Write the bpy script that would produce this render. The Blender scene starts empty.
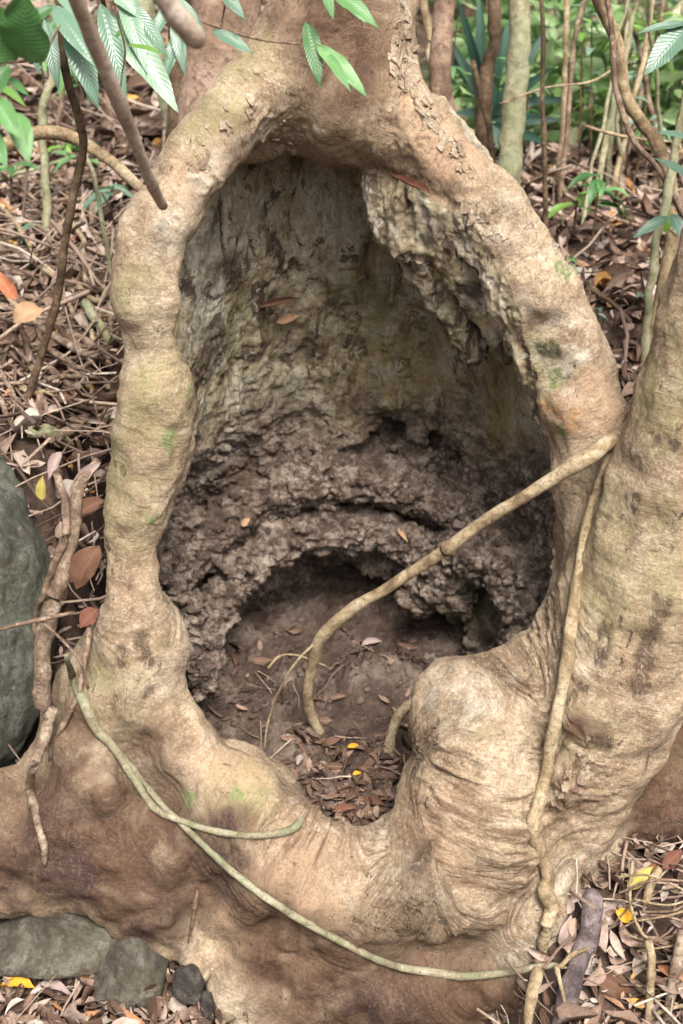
import bpy, math, random
import numpy as np
from mathutils import Vector, Matrix
random.seed(7)
rng = np.random.default_rng(11)
R = math.radians
sc = bpy.context.scene
col = sc.collection

# ------------------------------------------------------------------ camera, world, sun, exposure
CAM_Z, PITCH, FPX = 1.55, R(20), 1280.0
cd = bpy.data.cameras.new('camera')
cam = bpy.data.objects.new('camera', cd); col.objects.link(cam)
cam.location = (0, 0, CAM_Z); cam.rotation_euler = (R(90) - PITCH, 0, 0)
cd.sensor_fit = 'VERTICAL'; cd.sensor_height = 36; cd.lens = 45
cd.clip_start = 0.05; cd.clip_end = 500
cd.dof.use_dof = True; cd.dof.focus_distance = 2.3; cd.dof.aperture_fstop = 4.0
sc.camera = cam
SUN_EL, SUN_ROT = R(50), R(168)
w = bpy.data.worlds.new('World'); sc.world = w; w.use_nodes = True
nt = w.node_tree; nt.nodes.clear()
sky = nt.nodes.new('ShaderNodeTexSky'); sky.sky_type = 'NISHITA'; sky.sun_disc = False
sky.sun_elevation = SUN_EL; sky.sun_rotation = SUN_ROT
sky.air_density = 0.8; sky.dust_density = 6.0; sky.ozone_density = 0.3
hs = nt.nodes.new('ShaderNodeHueSaturation'); hs.inputs['Saturation'].default_value = 0.4
bg = nt.nodes.new('ShaderNodeBackground'); bg.inputs['Strength'].default_value = 0.125
wo = nt.nodes.new('ShaderNodeOutputWorld')
nt.links.new(sky.outputs[0], hs.inputs['Color']); nt.links.new(hs.outputs[0], bg.inputs['Color'])
nt.links.new(bg.outputs[0], wo.inputs['Surface'])
sd = bpy.data.lights.new('sun', 'SUN'); sd.energy = 3.0; sd.angle = R(22); sd.color = (1, .95, .87)
sun = bpy.data.objects.new('sun', sd); col.objects.link(sun)
sdir = Vector((math.sin(SUN_ROT) * math.cos(SUN_EL), math.cos(SUN_ROT) * math.cos(SUN_EL), math.sin(SUN_EL)))
sun.rotation_euler = sdir.to_track_quat('Z', 'Y').to_euler()
vs = sc.view_settings
vs.view_transform = 'Standard'; vs.look = 'None'; vs.gamma = 1; vs.exposure = 1.15
vs.use_curve_mapping = False

# ------------------------------------------------------------------ helpers
def ray(px, py):
    u, v = (px - 341.5) / FPX, (512 - py) / FPX
    return np.array([u, math.cos(PITCH) + v * math.sin(PITCH), -math.sin(PITCH) + v * math.cos(PITCH)])
def at(px, py, Y):
    d = ray(px, py); t = Y / d[1]
    return np.array([0, 0, CAM_Z]) + d * t
def chain(pts, sub=3):
    """pts = (px, py, Y, radius px) -> smooth list of (x, y, z, r) in metres"""
    a = []
    for px, py, Y, r in pts:
        d = ray(px, py); a.append([*at(px, py, Y), r * (Y / d[1]) / FPX])
    return catmull(np.array(a), sub)
def catmull(a, sub):
    a = np.asarray(a, float); n = len(a)
    if n < 3 or sub < 2: return a
    P = np.vstack([2 * a[0] - a[1], a, 2 * a[-1] - a[-2]]); out = []
    for i in range(1, n):
        p0, p1, p2, p3 = P[i - 1], P[i], P[i + 1], P[i + 2]
        for k in range(sub):
            t = k / sub
            out.append(.5 * (2 * p1 + (p2 - p0) * t + (2 * p0 - 5 * p1 + 4 * p2 - p3) * t * t + (3 * p1 - p0 - 3 * p2 + p3) * t ** 3))
    out.append(a[-1]); return np.array(out)
def sstep(a, b, x):
    t = np.clip((x - a) / (b - a), 0, 1); return t * t * (3 - 2 * t)
def hash3(x, y, z, s):
    h = (x.astype(np.uint32) * np.uint32(374761393) + y.astype(np.uint32) * np.uint32(668265263)
         + z.astype(np.uint32) * np.uint32(2147483647 - 19) + np.uint32((s * 974711 + 13) & 0xffffffff))
    h = (h ^ (h >> np.uint32(13))) * np.uint32(1274126177)
    h = (h ^ (h >> np.uint32(15))) * np.uint32(2246822519)
    return ((h ^ (h >> np.uint32(16))) & np.uint32(0xffffff)).astype(np.float32) / 8388607.5 - 1
def noise(p, f, s=0):
    """value noise, p (N,3), f scalar or 3 -> -1..1"""
    q = (p * np.asarray(f, np.float32)).astype(np.float32) + 1000.0
    i = np.floor(q).astype(np.int64); t = q - i; t = t * t * t * (t * (t * 6 - 15) + 10)
    x, y, z = i[:, 0], i[:, 1], i[:, 2]; a, b, c = t[:, 0], t[:, 1], t[:, 2]
    def L(u, v, k): return u + (v - u) * k
    c0 = L(L(hash3(x, y, z, s), hash3(x + 1, y, z, s), a), L(hash3(x, y + 1, z, s), hash3(x + 1, y + 1, z, s), a), b)
    c1 = L(L(hash3(x, y, z + 1, s), hash3(x + 1, y, z + 1, s), a), L(hash3(x, y + 1, z + 1, s), hash3(x + 1, y + 1, z + 1, s), a), b)
    return L(c0, c1, c)
def fbm(p, f, octs=4, s=0, gain=.5):
    f = np.asarray(f, np.float32); o = 0; a = 1; tot = 0
    for k in range(octs):
        o = o + a * noise(p, f * (2.03 ** k), s + k * 7); tot += a; a *= gain
    return o / tot * 1.5
def ridged(p, f, octs=3, s=0):
    f = np.asarray(f, np.float32); o = 0; a = 1; tot = 0
    for k in range(octs):
        o = o + a * (1 - 2 * np.abs(noise(p, f * (2.1 ** k), s + k * 5))); tot += a; a *= .55
    return o / tot

def tag(o, label=None, cat=None, group=None, kind=None):
    if label: o['label'] = label
    if cat: o['category'] = cat
    if group: o['group'] = group
    if kind: o['kind'] = kind
    return o
def empty(name, loc, label=None, cat=None, group=None):
    o = bpy.data.objects.new(name, None); col.objects.link(o); o.location = Vector([float(c) for c in loc])
    o.empty_display_size = .05
    return tag(o, label, cat, group)
def mesh_obj(name, V, F, mat, parent=None, attrs=None, smooth=True, origin=None):
    """V in world coordinates; origin moves the pivot"""
    V = np.asarray(V, np.float64)
    if origin is None: origin = V.mean(0) if parent is None else np.array(parent.matrix_basis.translation)
    origin = np.asarray(origin, float)
    me = bpy.data.meshes.new(name)
    if isinstance(F, np.ndarray):
        n = F.shape[1]
        me.vertices.add(len(V)); me.vertices.foreach_set('co', (V - origin).astype(np.float32).ravel())
        me.loops.add(F.size); me.loops.foreach_set('vertex_index', F.astype(np.int32).ravel())
        me.polygons.add(len(F)); me.polygons.foreach_set('loop_start', np.arange(0, F.size, n, dtype=np.int32))
        me.update(calc_edges=True)
    else:
        me.from_pydata((V - origin).tolist(), [], F)
    me.validate()
    if smooth: me.polygons.foreach_set('use_smooth', np.ones(len(me.polygons), bool))
    for k, v in (attrs or {}).items():
        a = me.attributes.new(k, 'FLOAT', 'POINT'); a.data.foreach_set('value', np.asarray(v, np.float32))
    me.materials.append(mat)
    o = bpy.data.objects.new(name, me); col.objects.link(o)
    if parent is None: o.location = Vector(origin)
    else: o.parent = parent
    return o

# ------------------------------------------------------------------ node materials
class NM:
    def __init__(s, name, rough=.85, spec=.25):
        s.m = bpy.data.materials.new(name); s.m.use_nodes = True; s.t = s.m.node_tree; s.t.nodes.clear()
        s.out = s.n('ShaderNodeOutputMaterial'); s.b = s.n('ShaderNodeBsdfPrincipled')
        s.b.inputs['Roughness'].default_value = rough; s.b.inputs['Specular IOR Level'].default_value = spec
        s.l(s.b.outputs[0], s.out.inputs[0]); s.tc = s.n('ShaderNodeTexCoord').outputs['Object']
    def n(s, t, **k):
        x = s.t.nodes.new(t)
        for a, b in k.items(): setattr(x, a, b)
        return x
    def l(s, a, b): s.t.links.new(a, b)
    def map(s, scale, src=None):
        x = s.n('ShaderNodeMapping'); s.l(src or s.tc, x.inputs[0])
        x.inputs['Scale'].default_value = scale if hasattr(scale, '__len__') else (scale,) * 3
        return x.outputs[0]
    def noise(s, scale, detail=5, rough=.6, dist=0, src=None):
        x = s.n('ShaderNodeTexNoise'); x.inputs['Scale'].default_value = scale; x.inputs['Detail'].default_value = detail
        x.inputs['Roughness'].default_value = rough; x.inputs['Distortion'].default_value = dist
        s.l(src or s.tc, x.inputs['Vector']); return x.outputs['Fac']
    def voro(s, scale, feature='F1', src=None, out=0):
        x = s.n('ShaderNodeTexVoronoi', feature=feature); x.inputs['Scale'].default_value = scale
        s.l(src or s.tc, x.inputs['Vector']); return x.outputs[out]
    def attr(s, name):
        return s.n('ShaderNodeAttribute', attribute_name=name).outputs['Fac']
    def ramp(s, fac, stops):
        x = s.n('ShaderNodeValToRGB'); s.l(fac, x.inputs[0]); e = x.color_ramp.elements
        while len(e) < len(stops): e.new(.5)
        for i, (p, c) in enumerate(stops):
            e[i].position = p; e[i].color = (*c, 1) if hasattr(c, '__len__') else (c, c, c, 1)
        return x.outputs[0]
    def rng(s, fac, a, b, c=0, d=1):
        x = s.n('ShaderNodeMapRange'); s.l(fac, x.inputs[0])
        for i, v in enumerate((a, b, c, d)): x.inputs[i + 1].default_value = v
        return x.outputs[0]
    def mix(s, fac, a, b, mode='MIX'):
        x = s.n('ShaderNodeMix', data_type='RGBA', blend_type=mode)
        for i, v in ((0, fac), (6, a), (7, b)):
            if isinstance(v, (int, float)) and i == 0: x.inputs[0].default_value = v
            elif isinstance(v, tuple): x.inputs[i].default_value = (*v, 1)
            else: s.l(v, x.inputs[i])
        return x.outputs[2]
    def math(s, op, a, b=0.0):
        x = s.n('ShaderNodeMath', operation=op)
        for i, v in ((0, a), (1, b)):
            if isinstance(v, (int, float)): x.inputs[i].default_value = v
            else: s.l(v, x.inputs[i])
        return x.outputs[0]
    def color(s, c):
        if isinstance(c, tuple): s.b.inputs['Base Color'].default_value = (*c, 1)
        else: s.l(c, s.b.inputs['Base Color'])
    def bump(s, h, dist, strength=1.0, prev=None):
        x = s.n('ShaderNodeBump'); x.inputs['Distance'].default_value = dist; x.inputs['Strength'].default_value = strength
        s.l(h, x.inputs['Height'])
        if prev: s.l(prev, x.inputs['Normal'])
        s.l(x.outputs[0], s.b.inputs['Normal']); return x.outputs[0]

def mat_bark():
    m = NM('smooth_tropical_bark', .8, .2)
    base = m.ramp(m.noise(5, 5, .6, .6), [(.34, (.125, .083, .052)), (.43, (.225, .16, .103)), (.52, (.33, .245, .157)), (.64, (.47, .385, .275))])
    # fine mottling
    base = m.mix(m.rng(m.noise(42, 8, .8), .38, .66, 0, .75), base, (.17, .11, .066))
    base = m.mix(m.rng(m.noise(17, 8, .8, .8), .50, .62, 0, .7), base, (.15, .095, .06))
    base = m.mix(m.rng(m.noise(24, 8, .8, .8), .53, .63, 0, .5), base, (.42, .36, .275))
    base = m.mix(m.rng(m.noise(110, 6, .8, 1), .5, .68, 0, .7), base, (.50, .42, .31))
    base = m.mix(m.rng(m.noise(75, 6, .8, 1), .56, .68, 0, .6), base, (.12, .075, .045))
    base = m.mix(m.rng(m.noise(13, 6, .75, 1.2), .56, .68, 0, .55), base, (.50, .45, .35))
    base = m.mix(m.rng(m.noise(210, 4, .8), .54, .62, 0, .4), base, (.52, .45, .34))
    # attribute tints
    base = m.mix(m.math('MULTIPLY', m.attr('pink'), m.rng(m.noise(9, 5, .7), .3, .6, .35, 1)), base, (.36, .24, .155))
    base = m.mix(m.math('MULTIPLY', m.attr('green'), m.rng(m.noise(16, 5, .7), .35, .65, .1, .9)), base, (.22, .205, .095))
    br = m.math('MULTIPLY', m.attr('brown'), m.rng(m.noise(6.5, 6, .7, .8), .36, .50, .55, 1))
    base = m.mix(br, base, (.075, .042, .027))
    base = m.mix(m.math('MULTIPLY', m.attr('maroon'), m.rng(m.noise(9, 7, .75, .8), .40, .54, .3, 1)), base, (.045, .026, .023))
    base = m.mix(m.math('MULTIPLY', m.attr('pale'), m.rng(m.noise(20, 6, .75, .5), .42, .6, .0, .85)), base, (.52, .48, .39))
    base = m.mix(m.math('MULTIPLY', m.attr('moss'), m.rng(m.noise(130, 6, .8), .44, .52, .0, .9)), base, (.12, .19, .06))
    base = m.mix(m.math('MULTIPLY', m.attr('ochre'), m.rng(m.noise(110, 5, .8), .43, .52, 0, .9)), base, (.42, .24, .10))
    # dark specks, cracks across the grain
    ax = m.n('ShaderNodeCombineXYZ'); m.l(m.math('MULTIPLY', m.attr('axial'), 55), ax.inputs[2])
    mp = m.map(9); add = m.n('ShaderNodeVectorMath', operation='ADD'); m.l(ax.outputs[0], add.inputs[0]); m.l(mp, add.inputs[1])
    grain = m.noise(1.0, 5, .65, .5, add.outputs[0])
    base = m.mix(m.rng(grain, .60, .72, 0, .35), base, (.19, .115, .065))
    ax2 = m.n('ShaderNodeCombineXYZ'); m.l(m.math('MULTIPLY', m.attr('axial'), 190), ax2.inputs[2])
    ad2 = m.n('ShaderNodeVectorMath', operation='ADD'); m.l(ax2.outputs[0], ad2.inputs[0]); m.l(m.map(34), ad2.inputs[1])
    grain2 = m.noise(1.0, 5, .7, .6, ad2.outputs[0])
    base = m.mix(m.rng(grain2, .54, .68, 0, .6), base, (.13, .08, .05))
    spk = m.noise(55, 3, .6, .4, m.map((1, 1, .55)))
    msk = m.rng(m.noise(7, 3, .6), .46, .6)
    sp = m.math('MULTIPLY', m.rng(spk, .63, .69), msk)
    base = m.mix(m.math('MULTIPLY', sp, .8), base, (.06, .04, .03))
    dn = m.n('ShaderNodeTexNoise'); dn.inputs['Scale'].default_value = 25; dn.inputs['Detail'].default_value = 5; m.l(m.tc, dn.inputs['Vector'])
    dv = m.n('ShaderNodeVectorMath', operation='MULTIPLY_ADD'); m.l(dn.outputs['Color'], dv.inputs[0]); dv.inputs[1].default_value = (.07, .07, .07); m.l(m.tc, dv.inputs[2])
    ed = m.voro(26, 'DISTANCE_TO_EDGE', dv.outputs[0]); ed2 = m.voro(70, 'DISTANCE_TO_EDGE', dv.outputs[0])
    ck = m.math('MULTIPLY', m.rng(ed, 0, .04, 1, 0), m.rng(m.noise(8, 4, .7), .60, .68)); ck2 = m.math('MULTIPLY', m.rng(ed2, 0, .10, 1, 0), m.rng(m.noise(13, 4, .7), .56, .64))
    ck = m.math('MULTIPLY', m.math('MAXIMUM', ck, m.math('MULTIPLY', ck2, .8)), .5)
    base = m.mix(m.math('MULTIPLY', ck, .35), base, (.09, .055, .035))
    cr = m.math('MULTIPLY', m.attr('crack'), m.rng(m.noise(75, 5, .75, 1, m.map((1, 1, .3))), .43, .50))
    base = m.mix(m.math('MULTIPLY', cr, .8), base, (.07, .045, .033))
    base = m.mix(m.rng(m.noise(150, 6, .8), .50, .60, 0, .5), base, (.16, .105, .065))
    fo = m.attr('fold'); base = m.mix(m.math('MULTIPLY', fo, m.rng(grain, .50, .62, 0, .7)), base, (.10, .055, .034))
    m.color(base)
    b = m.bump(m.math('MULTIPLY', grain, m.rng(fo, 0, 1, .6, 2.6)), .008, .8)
    b = m.bump(grain2, .0035, .8, b)
    b = m.bump(m.noise(50, 9, .72, .6), .0055, .9, b)
    b = m.bump(m.noise(230, 5, .75), .002, .9, b)
    b = m.bump(m.math('SUBTRACT', 1, m.math('MAXIMUM', ck, m.math('MAXIMUM', sp, cr))), .003, .9, b)
    return m.m

def mat_hollow():
    m = NM('rotten_hollow_wood', .95, .08)
    zs = m.map((1, 1, .5)); zt = m.map((1, 1, .2))
    up = m.ramp(m.noise(9, 8, .66, .8, zs), [(.36, (.10, .07, .048)), (.43, (.33, .26, .165)), (.51, (.53, .45, .30)), (.59, (.72, .66, .53))])
    up = m.mix(m.rng(m.noise(15, 7, .7, 1.2, zs), .53, .58, 0, .9), up, (.085, .058, .045))
    up = m.mix(m.rng(m.noise(24, 8, .8, .6, zt), .55, .62, 0, .75), up, (.085, .06, .045))
    up = m.mix(m.rng(m.noise(24, 8, .72, 1.5), .55, .60, 0, .85), up, (.60, .55, .45))
    up = m.mix(m.rng(m.noise(90, 7, .85), .5, .6, 0, .5), up, (.20, .155, .11))
    lo = m.ramp(m.noise(16, 8, .75, .5), [(.3, (.07, .05, .04)), (.43, (.22, .165, .13)), (.54, (.38, .305, .25)), (.68, (.56, .48, .41))])
    lo = m.mix(m.rng(m.noise(34, 9, .80, .5), .46, .54, 0, .8), lo, (.075, .05, .038))
    c = m.mix(m.attr('lower'), up, lo)
    c = m.mix(m.math('MULTIPLY', m.attr('ochre'), m.rng(m.noise(14, 7, .75, 1, m.map((1, 1, .5))), .44, .6, 0, .8)), c, (.46, .35, .16))
    c = m.mix(m.math('MULTIPLY', m.attr('green'), m.rng(m.noise(18, 6, .7), .4, .58, 0, .85)), c, (.24, .235, .11))
    c = m.mix(m.math('MULTIPLY', m.attr('stain_shade'), m.rng(m.noise(12, 6, .7, .5, m.map((1, 1, .4))), .35, .5, 0, .9)), c, (.11, .08, .06))
    m.color(c)
    b = m.bump(m.noise(30, 10, .85, .8), .03, 1)
    b = m.bump(m.noise(130, 5, .75), .004, 1, b)
    return m.m
# ------------------------------------------------------------------ the hollow tree, grown as one distance field
H = 0.008
LO = np.array([-1.0, 1.6, -0.35]); HI = np.array([1.0, 3.35, 2.0])
NX, NY, NZ = [int(round((HI[i] - LO[i]) / H)) + 1 for i in range(3)]
gx = (LO[0] + H * np.arange(NX)).astype(np.float32); gy = (LO[1] + H * np.arange(NY)).astype(np.float32); gz = (LO[2] + H * np.arange(NZ)).astype(np.float32)

def seg_d(X, Y, Z, a, b, flat=None):
    ab = b[:3] - a[:3]; L2 = float(ab @ ab) + 1e-12
    t = np.clip(((X - a[0]) * ab[0] + (Y - a[1]) * ab[1] + (Z - a[2]) * ab[2]) / L2, 0, 1)
    d = np.sqrt((X - a[0] - t * ab[0]) ** 2 + (Y - a[1] - t * ab[1]) ** 2 + (Z - a[2] - t * ab[2]) ** 2)
    return d - (a[3] + t * (b[3] - a[3])), t
def chain_grid(ch, margin):
    """returns slices and local distance of a chain"""
    lo = (ch[:, :3] - ch[:, 3:] - margin).min(0); hi = (ch[:, :3] + ch[:, 3:] + margin).max(0)
    i0 = np.clip(np.floor((lo - LO) / H).astype(int), 0, [NX, NY, NZ]); i1 = np.clip(np.ceil((hi - LO) / H).astype(int) + 1, 0, [NX, NY, NZ])
    sl = tuple(slice(a, b) for a, b in zip(i0, i1))
    D = np.full([b - a for a, b in zip(i0, i1)], 1.0, np.float32)
    if D.size == 0: return sl, D
    for a, b in zip(ch[:-1], ch[1:]):
        l = np.minimum(a[:3] - a[3], b[:3] - b[3]) - margin; h = np.maximum(a[:3] + a[3], b[:3] + b[3]) + margin
        j0 = np.clip(np.floor((l - LO) / H).astype(int), i0, i1); j1 = np.clip(np.ceil((h - LO) / H).astype(int) + 1, i0, i1)
        if (j1 <= j0).any(): continue
        s = tuple(slice(p - q, r - q) for p, r, q in zip(j0, j1, i0))
        X = gx[j0[0]:j1[0], None, None]; Y = gy[None, j0[1]:j1[1], None]; Z = gz[None, None, j0[2]:j1[2]]
        d, _ = seg_d(X, Y, Z, a.astype(np.float32), b.astype(np.float32))
        D[s] = np.minimum(D[s], d)
    return sl, D
def smin(a, b, k):
    h = np.maximum(k - np.abs(a - b), 0) / k
    return np.minimum(a, b) - h * h * k * .25

BARK = {
 'trunk': [(354, -420, 2.60, 80), (352, -250, 2.57, 78), (347, -60, 2.52, 73), (342, 30, 2.47, 70), (334, 82, 2.42, 66), (336, 100, 2.40, 60)],
 'left_arm': [(322, 14, 2.42, 50), (284, 66, 2.38, 43), (229, 122, 2.30, 35), (180, 190, 2.24, 33), (151, 250, 2.20, 34), (146, 300, 2.18, 33), (151, 350, 2.18, 28),
              (156, 396, 2.17, 36), (151, 446, 2.17, 40), (143, 492, 2.16, 37), (132, 545, 2.15, 27), (133, 592, 2.14, 28), (138, 640, 2.13, 37), (147, 690, 2.11, 37),
              (174, 740, 2.08, 38), (216, 784, 2.05, 40), (264, 828, 2.02, 45), (318, 874, 2.00, 49), (366, 884, 2.00, 52), (412, 868, 2.01, 55), (442, 818, 2.04, 46), (455, 762, 2.07, 42), (461, 706, 2.10, 47)],
 'knob_arm': [(461, 708, 2.10, 46), (500, 700, 2.12, 46), (540, 678, 2.14, 50), (585, 640, 2.16, 56), (640, 580, 2.16, 66)],
 'stem': [(545, 880, 2.08, 44), (572, 800, 2.10, 54), (606, 700, 2.12, 76), (648, 590, 2.12, 75), (692, 440, 2.12, 71), (748, 250, 2.12, 70), (806, 60, 2.12, 66), (860, -140, 2.12, 62), (920, -360, 2.14, 60)],
 'right_arm': [(364, 48, 2.43, 48), (396, 108, 2.38, 38), (440, 158, 2.34, 31), (496, 208, 2.30, 30), (533, 266, 2.28, 31), (560, 326, 2.27, 33), (580, 383, 2.27, 38), (590, 440, 2.26, 38), (592, 500, 2.26, 36), (596, 570, 2.25, 40), (590, 640, 2.22, 40)],
 'right_flap': [(420, 205, 2.42, 30), (452, 240, 2.36, 26), (490, 300, 2.36, 26), (515, 370, 2.36, 22), (535, 430, 2.36, 20)],
 'lip_top': [(240, 140, 2.40, 22), (300, 120, 2.42, 32), (350, 124, 2.42, 36), (405, 132, 2.42, 34)],
 'flare_left': [(140, 640, 2.14, 44), (115, 700, 2.12, 44), (100, 760, 2.10, 52), (105, 830, 2.06, 60), (150, 890, 2.02, 56)],
 'flare_left_back': [(108, 650, 2.18, 32), (84, 690, 2.18, 28), (70, 745, 2.17, 32), (60, 800, 2.14, 45)],
 'root_left': [(230, 825, 2.14, 80), (130, 832, 2.10, 80), (30, 838, 2.10, 70), (-80, 845, 2.14, 66), (-190, 880, 2.2, 56)],
 'root_left_low': [(200, 880, 2.10, 50), (120, 876, 2.08, 40), (30, 858, 2.06, 38)],
 'lump_a': [(92, 772, 2.02, 20), (110, 792, 2.0, 22)], 'lump_b': [(60, 822, 2.0, 26), (30, 850, 2.0, 24)], 'lump_c': [(168, 850, 1.98, 22), (150, 890, 1.98, 26)], 'lump_d': [(206, 800, 2.02, 16), (226, 850, 1.98, 20), (262, 900, 1.95, 18)],
 'base': [(230, 860, 2.12, 80), (290, 930, 2.06, 78), (380, 960, 2.04, 86), (470, 940, 2.06, 74), (520, 880, 2.12, 66)],
 'base_low': [(262, 990, 2.0, 54), (330, 1040, 2.0, 76), (430, 1040, 2.0, 84), (490, 1060, 2.02, 70), (460, 1120, 2.05, 90)],
 'base_toe': [(250, 930, 1.99, 34), (240, 985, 1.96, 30), (252, 1050, 1.95, 38)],
 'base_spine': [(300, 880, 1.98, 26), (340, 940, 1.95, 26), (420, 985, 1.94, 28), (500, 975, 1.97, 28)],
 'shoulder': [(474, 735, 2.08, 50), (480, 785, 2.05, 58), (478, 840, 2.02, 64), (440, 885, 1.99, 58), (390, 905, 1.98, 48)],
 'neck_right': [(548, 860, 2.03, 30), (528, 900, 2.0, 38), (525, 960, 2.0, 36)],
 'root_right': [(560, 755, 2.32, 82), (620, 762, 2.31, 88), (700, 765, 2.32, 98), (800, 790, 2.38, 86), (900, 830, 2.4, 70)],
 'root_right_low': [(570, 840, 2.16, 50), (600, 880, 2.16, 40), (640, 900, 2.2, 32)],
 'bulge_a': [(287, 926, 1.94, 17), (290, 928, 1.94, 17)],
 'bulge_b': [(312, 941, 1.95, 15), (314, 946, 1.95, 14)],
 'bulge_c': [(140, 927, 1.98, 17), (146, 933, 1.98, 16)],
 'bulge_d': [(194, 968, 1.93, 11), (196, 962, 1.95, 14), (200, 940, 1.98, 20)],
 'bulge_e': [(603, 778, 2.1, 20), (600, 800, 2.12, 24)],
 'drip': [(160, 945, 1.98, 16), (175, 925, 2.0, 26)],
}
CH = {k: chain(v, 3) for k, v in BARK.items()}
KB = {'right_flap': .02, 'bulge_a': .012, 'bulge_b': .012, 'bulge_c': .012, 'bulge_d': .015}
D_bark = np.full((NX, NY, NZ), 1.0, np.float32)
for k, ch in CH.items():
    if k == 'right_flap': continue
    sl, D = chain_grid(ch, .09)
    if D.size: D_bark[sl] = smin(D_bark[sl], D, KB.get(k, .045))

CAV = [(332, 198, 2.38, 114), (345, 255, 2.35, 148), (350, 310, 2.34, 164), (362, 380, 2.35, 182), (366, 450, 2.37, 194), (362, 530, 2.4, 198), (352, 610, 2.43, 198), (340, 690, 2.43, 170), (335, 760, 2.4, 142)]
cav = chain(CAV, 2)
outer = cav.copy(); outer[:, 3] += .045; outer[:, 1] += .02
outer2 = cav.copy(); outer2[:, 3] += .02; outer2[:, 1] += .17
sl, Dc = chain_grid(cav, .12); Dcav = np.full((NX, NY, NZ), .4, np.float32); Dcav[sl] = np.minimum(Dc, .4)
Dsh = np.full((NX, NY, NZ), 1.0, np.float32)
for oc in (outer, outer2):
    sl, Do = chain_grid(oc, .08); Dsh[sl] = np.minimum(Dsh[sl], Do)
# noise for the cavity wall, only close to it
idx = np.nonzero(np.abs(Dcav) < .10)
P = np.stack([gx[idx[0]], gy[idx[1]], gz[idx[2]]], 1)
low = sstep(.92, .66, P[:, 2] + .05 * noise(P, 6, 3))
nz_low = .030 * fbm(P, (9, 12, 17), 3, 21) + .016 * ridged(P, (22, 26, 40), 2, 31)
nz_up = .012 * fbm(P, (16, 16, 5), 3, 41) + .010 * ridged(P, (9, 9, 3.2), 2, 47)
Dcav[idx] += low * nz_low + (1 - low) * nz_up
def carve(pts, k=.02, amp=.012):
    global Dcav
    ch = chain(pts, 2); sl, D = chain_grid(ch, .05)
    ii = np.nonzero(np.abs(D) < .045); Q = np.stack([gx[sl[0]][ii[0]], gy[sl[1]][ii[1]], gz[sl[2]][ii[2]]], 1)
    D[ii] += amp * fbm(Q, 28, 3, 5)
    Dcav[sl] = smin(Dcav[sl], D, k)
# deep places: the cave at floor level and the slot above it
carve([(250, 640, 2.72, 40), (310, 606, 2.84, 44), (362, 590, 2.90, 44), (420, 615, 2.84, 44), (465, 640, 2.74, 30)])
carve([(380, 434, 2.80, 16), (404, 426, 2.86, 20), (430, 436, 2.82, 16)], .012)
carve([(372, 436, 2.72, 15), (392, 420, 2.74, 24), (418, 422, 2.74, 23), (444, 442, 2.73, 15), (462, 462, 2.72, 11)], .012)
carve([(185, 640, 2.52, 40), (200, 590, 2.58, 36), (215, 550, 2.64, 22)])
carve([(440, 440, 2.78, 12), (466, 470, 2.78, 14), (486, 500, 2.74, 10)], .012)
carve([(478, 590, 2.68, 12), (486, 625, 2.64, 14), (505, 660, 2.58, 16)], .012)
# shell = outer minus cavity, cut open in front
FR = (2.30 + .10 * sstep(.9, 1.35, gz))[None, None, :] - gy[None, :, None]      # >0 in front of the cut
shell = np.maximum(Dsh, -Dcav)
shell = np.maximum(shell, FR)
shell = np.maximum(shell, (gz - 1.46)[None, None, :])
shell = np.maximum(shell, (-.1 - gz)[None, None, :])
def add_shell(pts, k=.02, amp=.014, f=24, az=1.4):
    global shell
    ch = chain(pts, 3); sl, D = chain_grid(ch, .05)
    ii = np.nonzero(np.abs(D) < .045); Q = np.stack([gx[sl[0]][ii[0]], gy[sl[1]][ii[1]], gz[sl[2]][ii[2]]], 1)
    D[ii] += amp * fbm(Q, (f, f, f * az), 3, 8) - .007 * ridged(Q, (55, 55, 55 * min(az, 1)), 1, 9)
    shell[sl] = smin(shell[sl], D, k)
# crumbling ledges of rotted wood in arches over the cave
add_shell([(205, 640, 2.53, 15), (232, 580, 2.63, 20), (275, 540, 2.71, 22), (330, 528, 2.75, 20), (385, 534, 2.75, 17), (425, 556, 2.71, 17), (455, 600, 2.67, 16)])
add_shell([(190, 560, 2.59, 18), (240, 510, 2.69, 22), (300, 482, 2.73, 24), (360, 478, 2.74, 22), (420, 492, 2.73, 18), (470, 520, 2.69, 18), (510, 570, 2.61, 18), (530, 620, 2.51, 18)])
add_shell([(225, 500, 2.71, 14), (290, 452, 2.76, 16), (345, 428, 2.78, 15), (372, 402, 2.78, 11), (420, 398, 2.78, 12), (455, 420, 2.75, 14), (500, 460, 2.71, 16), (540, 500, 2.59, 16)])
add_shell([(180, 520, 2.41, 12), (176, 570, 2.39, 14), (185, 620, 2.37, 16), (200, 670, 2.35, 18)], amp=.02)
# ragged old wood hanging inside the right arm
add_shell([(392, 186, 2.41, 20), (404, 225, 2.40, 22), (424, 262, 2.41, 20), (446, 310, 2.43, 14), (470, 350, 2.44, 10)], amp=.013, f=20, az=.22, k=.04)
add_shell([(428, 190, 2.37, 27), (446, 226, 2.36, 27), (464, 266, 2.36, 19), (482, 306, 2.37, 12), (505, 350, 2.38, 9)], amp=.016, f=22, az=.22, k=.04)
add_shell([(474, 212, 2.31, 22), (500, 262, 2.29, 22), (520, 320, 2.29, 20), (540, 372, 2.29, 17), (556, 420, 2.30, 12)], amp=.010, f=22, az=.25, k=.04)
add_shell([(420, 600, 2.72, 16), (450, 560, 2.68, 24), (500, 560, 2.58, 26), (530, 600, 2.48, 26), (520, 650, 2.46, 22)], amp=.02)
D_all = smin(D_bark, shell, .04)

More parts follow.
